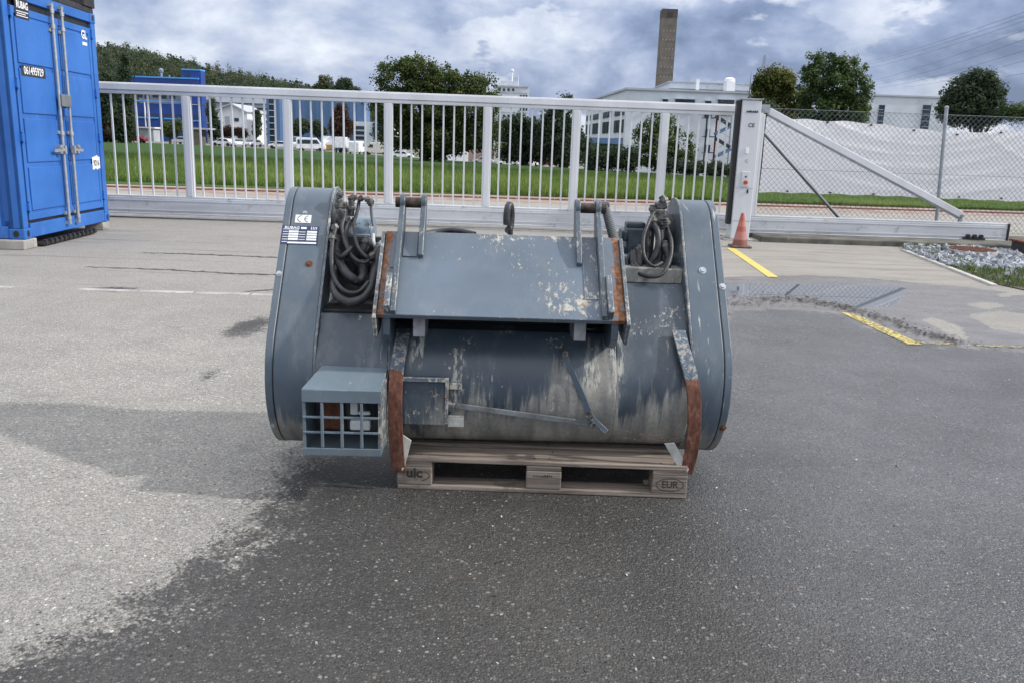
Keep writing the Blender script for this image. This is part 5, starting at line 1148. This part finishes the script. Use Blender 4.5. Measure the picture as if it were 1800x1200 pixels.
tree('courtyard_tree', 'green tree in front of the blue office building', 175, [(300, 228, 16, 14), (312, 220, 12, 12)], L_mid, 302, 120, 26, .5, cr_=.8)
tree('cypress_tree', 'narrow dark cypress in front of the grey factory hall', 172, [(452, 205, 7, 14), (452, 225, 8, 18)], L_dark, 452, 90, 30, .45, cr_=.6)
tree('yard_tree', 'dark tree between blue office building and white gable hall', 172, [(372, 196, 8, 24), (378, 226, 12, 20)], L_dark, 374, 130, 30, .5, cr_=.8)
tree('rust_shrub', 'rust brown shrub before the white gable hall', 174, [(402, 232, 16, 9), (425, 234, 14, 8)], L_red, 410, 90, 24, .45, 'shrub', trunk=False)
tree('bushy_panel_tree', 'green tree before the steel blue building, left one of two', 174, [(530, 222, 14, 13), (520, 230, 12, 10)], L_dark, 528, 110, 28, .5, cr_=.8)
tree('panel_tree', 'green tree before the steel blue building, right one of two', 174, [(556, 225, 10, 12), (564, 232, 10, 9)], L_dark, 558, 100, 28, .5, cr_=.8)
tree('copper_beech', 'reddish brown tree before the right part of the steel blue building', 170, [(600, 205, 14, 26), (590, 222, 12, 20), (612, 225, 12, 18)], L_red, 600, 200, 22, .5, cr_=.8)
# wooded hill
hill_prof = [(-300, 60), (150, 62), (190, 68), (240, 74), (300, 88), (360, 102), (420, 118), (480, 130), (540, 140), (600, 152), (660, 172), (720, 190), (800, 215), (900, 240)]
HY = 700
def hill_z(px): 
    py = float(np.interp(px, [p[0] for p in hill_prof], [p[1] for p in hill_prof])); return at(px, py, HY).z-6
hx = np.linspace(-300, 900, 90); hv = []; hf = []
for i, px_ in enumerate(hx):
    X = at(px_, 240, HY).x; zt_ = hill_z(px_)-9
    for j in range(9): q = j/8; hv.append((X*(.80+.2*q), HY-260*(1-q), -3+(zt_+3)*smooth01(q)))
    hv.append((X*1.05, HY+160, zt_*.8)); 
for i in range(len(hx)-1):
    for j in range(9): a = i*10+j; hf.append((a, a+10, a+11, a+1))
hm = MB(); hm.add(hv, hf); tag(hm.build('hill', simple('forest_floor', (.02, .03, .014), .95), origin=(0, 0, 0), smooth=60), kind='structure')
def hz(xf, q):   # ground height on hill at image column px and slope parameter q
    return -3+(hill_z(xf)-9+3)*smooth01(q)
NT = 2600; cs = []; rs = []; tn_ = []
for k in range(NT):
    px_ = random.uniform(-60, 880); q = random.random()**.8; X = at(px_, 240, HY).x*(.80+.2*q); Y = HY-260*(1-q); z = hz(px_, q); r_ = random.uniform(3.0, 6.0); tone0 = min(1, max(0, random.gauss(.38, .22)))
    con_ = random.random() < .12
    for j in range(6):
        if con_: cs.append((X+random.gauss(0, .8), Y+random.gauss(0, .8), z+2+j*1.9)); rs.append(max(1.1, 3.4-j*.5)); tn_.append(.08)
        else: cs.append((X+random.gauss(0, r_*.5), Y+random.gauss(0, r_*.4), z+4+abs(random.gauss(0, r_*.65)))); rs.append(r_*random.uniform(.45, .75)); tn_.append(tone0+random.gauss(0, .06))
V_, tt = leaf_mesh(np.array(cs), np.array(rs), 30, 1.15, np.clip(np.array(tn_), 0, 1))
L_forest = leafmat('forest_canopy', (.036, .054, .040), (.068, .090, .056), (.135, .124, .070))
me = mesh_from_quads('wooded_hillside', V_, tt, L_forest); o = bpy.data.objects.new('wooded_hillside', me); col.objects.link(o); tag(o, 'dense mixed autumn forest covering the hill at the left', 'forest', kind='stuff')
# low far tree line along the horizon
cs = []; rs = []; tn_ = []
for k in range(700):
    u = random.uniform(-.75, .85); Y = random.uniform(420, 620); X = u*Y; cs.append((X, Y, -2+random.uniform(0, 7 if u < .5 else 9))); rs.append(random.uniform(2.5, 5)); tn_.append(min(1, max(0, random.gauss(.3, .2))))
V_, tt = leaf_mesh(np.array(cs), np.array(rs), 30, 2.4, np.array(tn_)); me = mesh_from_quads('far_tree_line', V_, tt, L_forest); o = bpy.data.objects.new('far_tree_line', me); col.objects.link(o); tag(o, 'low band of distant trees along the horizon', 'forest', kind='stuff')
# ================================================================ BUILDINGS
def quad_box(pts, z0, z1): return MB().add([(p[0], p[1], z0) for p in pts]+[(p[0], p[1], z1) for p in pts], [(0, 1, 2, 3), (7, 6, 5, 4), (0, 4, 5, 1), (1, 5, 6, 2), (2, 6, 7, 3), (3, 7, 4, 0)])
def fbox(px0, px1, py0, py1, Y, depth, proud=0):
    """box whose front face covers this picture rectangle at depth Y"""
    a = at((px0+px1)/2, py0, Y); b_ = at((px0+px1)/2, py1, Y); pm2 = (py0+py1)/2; x0, x1 = at(px0, pm2, Y).x, at(px1, pm2, Y).x
    return (x0, x1, Y-proud, Y+depth, b_.z, a.z)
def fb(m_, *a, **k): return m_.bb(*fbox(*a, **k))
def part(name, parent, mat, rects, Y, depth, proud=0, bevel=0):
    m_ = MB()
    for r_ in rects: fb(m_, *r_, Y, depth, proud)
    return m_.build(name, mat, parent, bevel=bevel)
# blue office building
BY = 215; c0 = at(295, 240, BY); blu = thing('blue_office_building', (c0.x, BY, -1), 'bright blue office building with stair tower at the foot of the wooded hill', 'building')
part('wall', blu, M_blueb, [(238, 356, 183, 262)], BY, 3); part('roof_slab', blu, M_blueb, [(180, 348, 137, 146)], BY-1, 4, 0); part('roof_trim', blu, M_bluet, [(180, 348, 134.5, 137)], BY-1.2, 4)
part('stair_tower', blu, M_blueb, [(320, 354, 124, 183)], BY-.5, 3); part('tower_trim', blu, M_bluet, [(319, 352, 121.5, 124)], BY-.7, 3.2)
part('tower_window', blu, M_glass, [(327, 333, 131, 136)], BY-.5, .2, .15)
part('upper_wall', blu, M_greywall, [(244, 320, 148, 183)], BY+3, 10)
part('parapet', blu, M_bluet, [(238, 320, 177.5, 180)], BY, 1, .3); part('ledge', blu, M_bluet, [(239, 279, 206, 208.5), (289, 318, 208, 210.5), (340, 352, 212, 214)], BY, .5, .45)
for (a, b_, t0, t1) in ((242, 250, 150, 172), (254, 262, 152, 174), (268, 278, 155, 172), (284, 292, 156, 174), (298, 308, 158, 174)): part('window', blu, M_glass, [(a, b_, t0, t1)], BY+3, .2, .15)
for k in range(9): a = 241+k*12.6; part('window', blu, M_glass, [(a, a+9, 199.5+k*.35, 206+k*.35)], BY, .2, .12)
for k in range(8): a = 243+k*12.6; part('window', blu, M_glass, [(a, a+9, 222+k*.4, 232+k*.4)], BY, .2, .12)
part('drainpipe', blu, M_white, [(255.6, 256.8, 180, 223)], BY, .3, .5)
m_ = MB(); c_ = at(284, 136, BY); m_.cyl((c_.x, BY, c_.z-1), (c_.x, BY, c_.z+1.2), .25); m_.tube([(c_.x, BY, c_.z+.9), (c_.x, BY, c_.z+1.3), (c_.x, BY, c_.z+1.8), (c_.x, BY, c_.z+2.1)], [.2, .55, .55, .1], 12); c2 = at(298, 138, BY); m_.build('roof_vent', M_galv, blu, smooth=50); MB().cyl((c2.x, BY, c2.z-1), (c2.x, BY, c2.z+.7), .15).build('roof_pipe', M_galv, blu, smooth=50)
# grey factory hall + white gable hall
GYY = 230; c0 = at(420, 240, GYY); gh = thing('grey_factory_hall', (c0.x, GYY, -1), 'long grey factory hall with light roof behind the white gable hall', 'factory hall')
part('wall', gh, M_greywall, [(352, 478, 182, 262)], GYY, 30); part('roof', gh, M_wall, [(350, 480, 168, 181)], GYY-.6, 31)
for k in range(5): part('window', gh, M_glass, [(438+0*k, 476, 190+k*11, 193+k*11)], GYY, .2, .12)
part('window_band', gh, M_white, [(436, 478, 196, 199), (436, 478, 209, 212), (436, 478, 222, 225)], GYY, .3, .25)
WY = 205; c0 = at(408, 240, WY); wh = thing('white_gable_hall', (c0.x, WY, -1), 'small white hall with gable roof before the grey factory hall', 'hall')
a, b_, c_ = at(382, 194, WY), at(434, 198, WY), at(408, 184, WY); zb2 = -1.0
m_ = MB(); m_.extr([(a.x, zb2), (b_.x, zb2), (b_.x, b_.z), (c_.x, c_.z), (a.x, a.z)], lambda u, v, w_: (u, w_, v), WY, WY+15); m_.build('wall', M_white, wh)
m_ = MB(); m_.beam((a.x-.3, WY+7, a.z), (c_.x, WY+7, c_.z+.15), 16, .25, (0, 0, 1)); m_.beam((c_.x, WY+7, c_.z+.15), (b_.x+.3, WY+7, b_.z), 16, .25, (0, 0, 1)); m_.build('roof', M_greywall, wh)
part('door', wh, M_greywall, [(396, 404, 205, 240)], WY, .2, .12); part('window', wh, M_glass, [(412, 420, 208, 214)], WY, .2, .12)
# glass stair tower and steel blue building
SY = 200; c0 = at(555, 240, SY); sbb = thing('steel_blue_building', (c0.x, SY, -1), 'large windowless steel blue building with vertical panels', 'building')
part('wall', sbb, M_steelblue, [(488, 640, 168, 266)], SY, 8)
for k in range(13): part('panel_joint', sbb, simple('joint', (.06, .13, .27), .6) if k == 0 else bpy.data.materials['joint'], [(495+k*12, 495.7+k*12, 168.5, 265)], SY, .1, .12)
gt = thing('glass_stair_tower', (at(478, 240, SY-1).x, SY-1, -1), 'glazed stair tower left of the steel blue building', 'stair tower')
part('frame', gt, M_steelblue, [(469, 473, 165, 264), (484, 492, 165, 264)], SY-3, 3); part('glazing', gt, M_glass, [(473, 484, 167, 262)], SY-2.7, 2.5)
for k in range(8): part('floor_band', gt, M_alu, [(473, 484, 172+k*11, 173.3+k*11)], SY-2.7, .3, .15)
# low annex between building and oak
ax = thing('blue_glass_annex', (at(660, 240, 195).x, 195, -1.5), 'low white annex with blue glass front left of the oak', 'building')
part('wall', ax, M_wall, [(622, 690, 215, 266)], 195, 12); 
for k in range(3): part('window', ax, M_glass, [(624, 642, 222+k*9, 228+k*9)], 195, .2, .12)
part('glazed_front', ax, M_steelblue, [(655, 664, 216, 240), (668, 676, 215, 240)], 195, .2, .3)
# highrise
TY = 420; c0 = at(900, 240, TY); hr = thing('highrise', (c0.x, TY, -3), 'distant white highrise with rows of windows and a domed mast', 'highrise')
part('wall', hr, M_wall, [(868, 928, 153, 300)], TY, 16); part('roof_edge', hr, M_greywall, [(866, 929, 151, 153.5)], TY, 17, .5); part('penthouse', hr, M_wall, [(880, 910, 143, 151)], TY+2, 9)
for r_ in range(6):
    y0 = 156+r_*11.5
    for (a, b_) in ((876, 880), (884, 888), (892, 896), (900, 904)) if r_ % 2 == 0 else ((914, 917), (919, 922), (924, 927)): part('window', hr, M_glass, [(a, b_, y0, y0+4.5)], TY, .3, .25)
    part('spandrel', hr, M_greywall, [(868.5, 927.5, y0+6.5, y0+8.5)], TY, .3, .15)
m_ = MB(); a = at(900, 143, TY+4); b_ = at(900, 128, TY+4); m_.cyl((a.x, TY+4, a.z-.2), (a.x, TY+4, b_.z), .35); m_.tube([(a.x, TY+4, b_.z), (a.x, TY+4, b_.z+.5), (a.x, TY+4, b_.z+1.2), (a.x, TY+4, b_.z+1.6)], [.3, .85, .85, .2], 10)
a = at(911, 151, TY+4); b_ = at(911, 133, TY+4); m_.cyl((a.x, TY+4, a.z-1), (a.x, TY+4, b_.z), .12); m_.build('mast', M_white, hr, smooth=50)
# white factory, right
FYY = 110; cA = at(1103, 158, FYY); cB = at(1318, 160, FYY); cC = at(1038, 178, 138)
wf = thing('white_factory', (cA.x+6, FYY, -3), 'long white factory with flat roof behind the right part of the gate', 'factory')
zt_ = cA.z
m_ = quad_box([(cA.x, FYY), (cB.x+3, FYY), (cB.x+3, FYY+40), (cC.x+.0, 146)], -3, zt_) ; m_.build('wall', M_wall, wf)
m_ = quad_box([(cA.x-.2, FYY-.25), (cB.x+3.2, FYY-.25), (cB.x+3.2, FYY+40), (cC.x-.3, 146.5)], zt_+.003, zt_+.25); m_.build('roof_edge', M_greywall, wf)
part('penthouse', wf, M_wall, [(1178, 1330, 147, 158)], FYY+10, 14); part('penthouse_edge', wf, M_greywall, [(1176, 1332, 145.5, 147)], FYY+9.8, 14.5)
for (a, b_, t0, t1) in ((1165, 1174, 175, 181), (1187, 1221, 175, 182), (1240, 1250, 178, 183), (1262, 1290, 176, 183), (1186, 1218, 194, 199), (1238, 1251, 200, 206), (1262, 1286, 199, 204)): part('window', wf, M_glass, [(a, b_, t0, t1)], FYY, .2, .10); part('window_hood', wf, M_wall, [(a-1, b_+1, t0-1.6, t0)], FYY, .3, .5)
m_ = MB(); c_ = at(1282, 150, FYY+8); m_.bb(c_.x-.55, c_.x+.55, FYY+7, FYY+9, c_.z-1, c_.z+.4); m_.tube([(c_.x, FYY+8, c_.z+.4), (c_.x, FYY+8, c_.z+.75), (c_.x, FYY+8, c_.z+.95)], [.72, .72, .4], 16); m_.build('roof_vent', M_white, wf, smooth=40); c_ = at(1226, 146, FYY+8); MB().bb(c_.x-.2, c_.x+.2, FYY+7.6, FYY+8, c_.z-1, c_.z+.4).build('roof_pipe', M_white, wf)
# receding west front with window bands
dW = Vector((cC.x-cA.x, 146-FYY, 0)); LW = dW.length; dW.normalize(); nW = Vector((-dW.y, dW.x, 0)); nW = nW if nW.x < 0 else -nW
MW = Matrix((dW, nW, Vector((0, 0, 1)))).transposed()
hz_ = (lambda py: at(1098, py, FYY).z)
for (y0, y1) in ((190, 202), (210, 233), (243, 262)):
    za, zb3 = hz_(y0), hz_(y1)
    for k in range(14):
        if k % 4 == 3: continue
        s_ = 1.0+k*2.45; c_ = Vector((cA.x, FYY, (za+zb3)/2))+dW*(s_+1)+nW*.03; MB().box(c_, (2.0, .12, za-zb3), MW).build('window', M_glass, wf)
cpy = thing('blue_canopy', (at(1063, 250, 100).x, 100, -2), 'blue canopy roof before the left end of the white factory', 'canopy')
part('roof', cpy, M_steelblue, [(1036, 1094, 243, 253)], 100, 5); part('dark_front', cpy, M_glass, [(1038, 1092, 253, 285)], 101, 3)
# fire stair
fs_ = thing('fire_stair', (at(1262, 250, 104).x, 104, -2.9), 'blue and red steel fire stair on the front of the white factory', 'fire stair')
part('column', fs_, M_red, [(1256, 1258.5, 196, 300)], 105, .25); part('column', fs_, M_blackm, [(1239, 1241, 200, 300)], 105, .3); part('column', fs_, M_galv, [(1282, 1283.5, 196, 300)], 105, .25)
for k, y0 in enumerate((205, 222, 244, 262, 284)):
    a = at(1258, y0, 104.5); b_ = at(1282, y0+15, 104.5)
    if k % 2: a, b_ = Vector((b_.x, 104.5, a.z)), Vector((a.x, 104.5, b_.z))
    MB().beam(a, b_, 1.1, .3, (0, 0, 1)).build('stair_flight', M_steelblue if k % 2 else M_blackm, fs_)
    MB().beam(a+Vector((0, -.55, 1)), b_+Vector((0, -.55, 1)), .06, .06).build('handrail', M_galv, fs_)
for y0 in (207, 240, 268): part('landing', fs_, M_glass, [(1238, 1256, y0, y0+1.8)], 104, 1.5); part('stair_door', fs_, M_glass, [(1240, 1248, y0-13, y0)], FYY-.2, .15)
# chimney
CY = 150; c_ = at(1166, 160, CY); chm = thing('factory_chimney', (c_.x, CY, -3), 'tall square brown concrete chimney above the white factory', 'chimney')
tz = at(1172, 18, CY).z; hwd = 1.25
m_ = MB(); m_.bb(c_.x-hwd, c_.x+hwd, CY-hwd, CY+hwd, -3, tz-1.3); sh = m_.build('shaft', M_cbrown, chm)
m_ = MB()
for zc in np.arange(9, tz-2, 1.45):
    for xo in (-.85, -.28, .28, .85): m_.bb(c_.x+xo-.09, c_.x+xo+.09, CY-hwd-.02, CY-hwd+.05, zc-.12, zc+.12)
m_.build('tie_hole', simple('pale_pocks', (.27, .245, .20), .9), chm)
for zc in (9.0, tz*.56): MB().bb(c_.x-hwd-.01, c_.x+hwd+.01, CY-hwd-.012, CY+hwd+.012, zc, zc+.07).build('casting_joint', M_blackm, chm)
m_ = MB(); m_.bb(c_.x-hwd-.03, c_.x+hwd+.03, CY-hwd-.03, CY+hwd+.03, tz-1.3, tz); m_.build('head', simple('chimney_head', (.075, .065, .055), .9), chm); MB().bb(c_.x-.45, c_.x+.45, CY-hwd-.05, CY-hwd+.1, tz-1.35, tz-.55).build('head_opening', M_blackm, chm)
# right white building
RY = 118; c0 = at(1595, 200, RY); rw = thing('white_hall', (c0.x, RY, -3), 'low white hall with narrow dark windows behind the tarpaulin', 'hall')
a = at(1510, 168, RY); b_ = at(1665, 171, RY); MB().bb(a.x, b_.x, RY, RY+30, -3, a.z).build('wall', M_wall, rw); MB().bb(a.x-.2, b_.x+.2, RY-.2, RY+30.2, a.z+.003, a.z+.2).build('roof_edge', M_greywall, rw)
for (p0, p1_) in ((1542, 1552), (1619, 1633)):
    part('window', rw, M_glass, [(p0, p1_, 185, 240)], RY, .2, .1)
    for k in range(4): part('window_bar', rw, M_greywall, [(p0, p1_, 193+k*10, 193.8+k*10)], RY, .2, .18)
# sheds and parking walls
sh1 = thing('small_shed', (at(340, 245, 168).x, 168, -1), 'small brown garden shed below the blue office tower', 'shed'); part('wall', sh1, M_cbrown, [(332, 352, 228, 258)], 168, 3); part('roof', sh1, M_greywall, [(330, 368, 225, 228)], 167.6, 4)
sh2 = thing('grey_kiosk', (at(256, 245, 166).x, 166, -1), 'light grey cabin in front of the blue office building', 'cabin'); part('wall', sh2, M_greywall, [(245, 270, 226, 249)], 166, 3); part('roof', sh2, M_white, [(243, 272, 223.5, 226)], 165.7, 3.6)
ga = thing('garage', (at(900, 270, 185).x, 185, -3), 'low garage with dark door behind the parked cars', 'garage'); part('wall', ga, M_conc, [(878, 925, 262, 290)], 185, 6); part('door', ga, M_greywall, [(882, 912, 273, 290)], 185, .2, .1); part('roof', ga, simple('earth_roof', (.20, .17, .09), .9), [(870, 925, 255, 262)], 184.6, 8)
wl = thing('retaining_wall', (at(845, 270, 190).x, 190, -3), 'pinkish low wall behind the white car right of the oak trunk', 'wall'); part('wall', wl, simple('pink_wall', (.34, .25, .21), .8), [(820, 868, 262, 288)], 190, 1)
bdp = thing('white_hoarding', (at(803, 270, 150).x, 150, -2.8), 'white advertising board with a car picture under the oak', 'hoarding')
part('board', bdp, M_white, [(783, 823, 256, 285)], 150, .3)
# ================================================================ VEHICLES
def vehicle(kind, label, paint, px, Y, rz, group, name=None):
    if kind == 'car': L, W_, Hh = 4.2, 1.75, 1.45; body = [(-2.1, .35), (-2.1, .8), (-1.95, .92), (-1.6, .95), (-1.15, 1.4), (.45, 1.45), (1.05, .98), (1.9, .82), (2.1, .6), (2.1, .35)]; win = [(-1.5, .95), (-1.1, 1.34), (.42, 1.38), (.95, .97)]
    elif kind == 'van': L, W_, Hh = 5.4, 2.0, 2.45; body = [(-2.7, .4), (-2.7, 2.3), (-2.5, 2.45), (1.1, 2.45), (1.9, 1.45), (2.6, 1.15), (2.7, .9), (2.7, .4)]; win = [(.55, 1.45), (.55, 2.05), (1.15, 2.1), (1.65, 1.45)]
    elif kind == 'minibus': L, W_, Hh = 5.4, 2.0, 2.45; body = [(-2.7, .4), (-2.7, 2.3), (-2.5, 2.45), (1.1, 2.45), (1.9, 1.45), (2.6, 1.15), (2.7, .9), (2.7, .4)]; win = [(-2.4, 1.3), (-2.4, 2.05), (1.15, 2.1), (1.65, 1.4)]
    else: L, W_, Hh = 6, 2.2, 3; body = [(-3, .9), (-3, 3.0), (1.1, 3.0), (1.15, 2.2), (2.2, 2.15), (2.7, 1.5), (2.75, .5), (1, .5), (1, .9)]; win = [(1.5, 1.45), (1.5, 2.0), (2.15, 2.0), (2.5, 1.45)]
    c_ = at(px, 255, Y); z = terrain(c_.x, Y); r_ = thing(name or {'car': 'parked_car', 'van': 'parked_van', 'minibus': 'minibus', 'truck': 'box_truck'}[kind], (c_.x, Y, z), label, {'car': 'car', 'van': 'van', 'minibus': 'minibus', 'truck': 'truck'}[kind], group, rz)
    bd = MB().extr(body, lambda u, v, w_: (u, w_, v), -W_/2, W_/2).build('body', paint, r_, local=True, bevel=.09, smooth=40)
    m_ = MB(); m_.extr(win, lambda u, v, w_: (u, w_, v), -W_/2-.02, W_/2+.02)
    m_.build('side_window', M_glass, r_, local=True)
    if kind != 'truck':
        a, b_ = ((.47, 1.40), (1.02, 1.0)) if kind == 'car' else ((1.14, 2.40), (1.86, 1.50)); m_ = MB(); m_.beam((a[0]+.04, 0, a[1]), (b_[0]+.04, 0, b_[1]), W_*.84, .03); m_.build('windscreen', M_glass, r_, local=True)
    for xw in (-L*.31, L*.31):
        for s_ in (-1, 1): w_o = MB().cyl((xw, s_*(W_/2-.2), .33), (xw, s_*(W_/2+.01), .33), .33, n=20).build('wheel', M_black, r_, local=True, smooth=40)
    m_ = MB(); m_.box((L/2-.03, W_*.36, .68), (.08, .3, .14)); m_.box((L/2-.03, -W_*.36, .68), (.08, .3, .14)); m_.build('headlight', M_bolt, r_, local=True, bevel=.02)
    return r_
PW = simple('car_white', (.72, .74, .76), .25); PS = simple('car_silver', (.45, .47, .50), .25, .4); PD = simple('car_dark', (.04, .045, .06), .2); PR = simple('car_red', (.16, .02, .03), .25)
G_ = 'cars and vans parked beyond the meadow'
E_ = math.pi
vehicle('car', 'dark red car parked before the grey cabin, leftmost of the parked cars', PR, 238, 163, E_, G_)
vehicle('car', 'white car parked just right of the brown shed, before the rust brown shrubs', PW, 393, 166, E_*.95, G_)
vehicle('car', 'white car seen from the front before the cypress', PW, 420, 166, -1.2, G_)
vehicle('car', 'silver car parked right beside the dark cypress', PS, 444, 167, -1.9, G_)
vehicle('car', 'small white car parked left of the white van', PW, 492, 164, E_, G_)
vehicle('van', 'white van with its nose towards the meadow, left of the minibus', PW, 519, 166, -1.35, G_)
vehicle('minibus', 'white minibus with a row of side windows', PW, 547, 163, .15, G_)
vehicle('car', 'white car parked under the shed roof, half hidden by the shed', PW, 322, 172, E_*.9, G_)
tk_ = vehicle('truck', 'small white truck with yellow front between the minibus and the pale box truck', PW, 577, 170, -1.3, G_)
MB().bb(2.70, 2.80, -.95, .95, .55, 1.35).build('front_panel', simple('ochre_paint', (.50, .28, .05), .5), tk_, local=True, bevel=.02)
vehicle('truck', 'pale box truck parked in front of the copper beech', PW, 603, 170, 1.6, G_)
vehicle('van', 'white van seen from behind, right of the box truck', PW, 628, 166, 1.5, G_)
vehicle('van', 'cream camper van parked half behind the oak', simple('cream_paint', (.62, .60, .52), .35), 662, 175, E_, G_)
vehicle('car', 'white car parked left of the oak trunk', PW, 708, 160, 0, G_)
vehicle('car', 'silver car parked before the pink wall', PS, 850, 172, E_, G_)
vehicle('car', 'white saloon car parked before the garage', PW, 894, 162, E_, G_)
vehicle('car', 'white car turned towards the meadow, right of the garage', PW, 931, 168, -.9, G_)
vehicle('car', 'dark red car parked at the foot of the pine', PR, 957, 172, E_, G_)
# ================================================================ PYLON AND LINES
py_ = at(1343, 112, 420); pyl = thing('power_pylon', (py_.x, 420, -3), 'thin steel power pylon rising behind the yellowing maple', 'pylon'); tz = at(1343, 97, 420).z
m_ = MB()
for sx_ in (-1, 1):
    for sy_ in (-1, 1): m_.tube([(py_.x+sx_*3, 420+sy_*3, -3), (py_.x+sx_*.25, 420+sy_*.25, tz)], .16, 4)
for k in range(12):
    q = k/12; q2 = (k+1)/12; a = 3-2.75*q; b_ = 3-2.75*q2; z0 = -3+(tz+3)*q; z1 = -3+(tz+3)*q2; m_.tube([(py_.x-a, 420-a, z0), (py_.x+b_, 420-b_, z1)], .09, 4); m_.tube([(py_.x+a, 420-a, z0), (py_.x-b_, 420-b_, z1)], .09, 4)
m_.build('lattice_mast', M_galv, pyl); m_ = MB()
for dzz, w_ in ((-4, 7), (-9, 9), (-14, 7)): m_.beam((py_.x-w_, 420, tz+dzz), (py_.x+w_, 420, tz+dzz), .3, .4)
M_line = simple('power_cable', (.12, .13, .15), .5)
wires = [((1520, 108), (1800, 8)), ((1520, 112), (1800, 16)), ((1525, 118), (1800, 24)), ((1540, 138), (1800, 40)), ((1545, 146), (1800, 57)), ((1560, 150), (1800, 76)), ((1600, 150), (1800, 94)), ((1660, 140), (1800, 116))]
lbl = ['topmost', 'second', 'third', 'fourth', 'fifth', 'sixth', 'seventh', 'lowest']
for k, (a, b_) in enumerate(wires):
    A3 = at(*a, 330); B3 = at(*b_, 150); D3 = B3-A3; A3 = A3-D3*.15; B3 = B3+D3*.45; pts = []
    for q in range(17):
        t = q/16; p = A3.lerp(B3, t); p.z -= 4*1.6*t*(1-t); pts.append(p)
    m_ = MB(); m_.tube(pts, .035, 4); tag(m_.build('power_line', M_line, smooth=60), '%s of the thin power lines crossing the sky at the right' % lbl[k], 'power line', 'overhead power lines at the right')
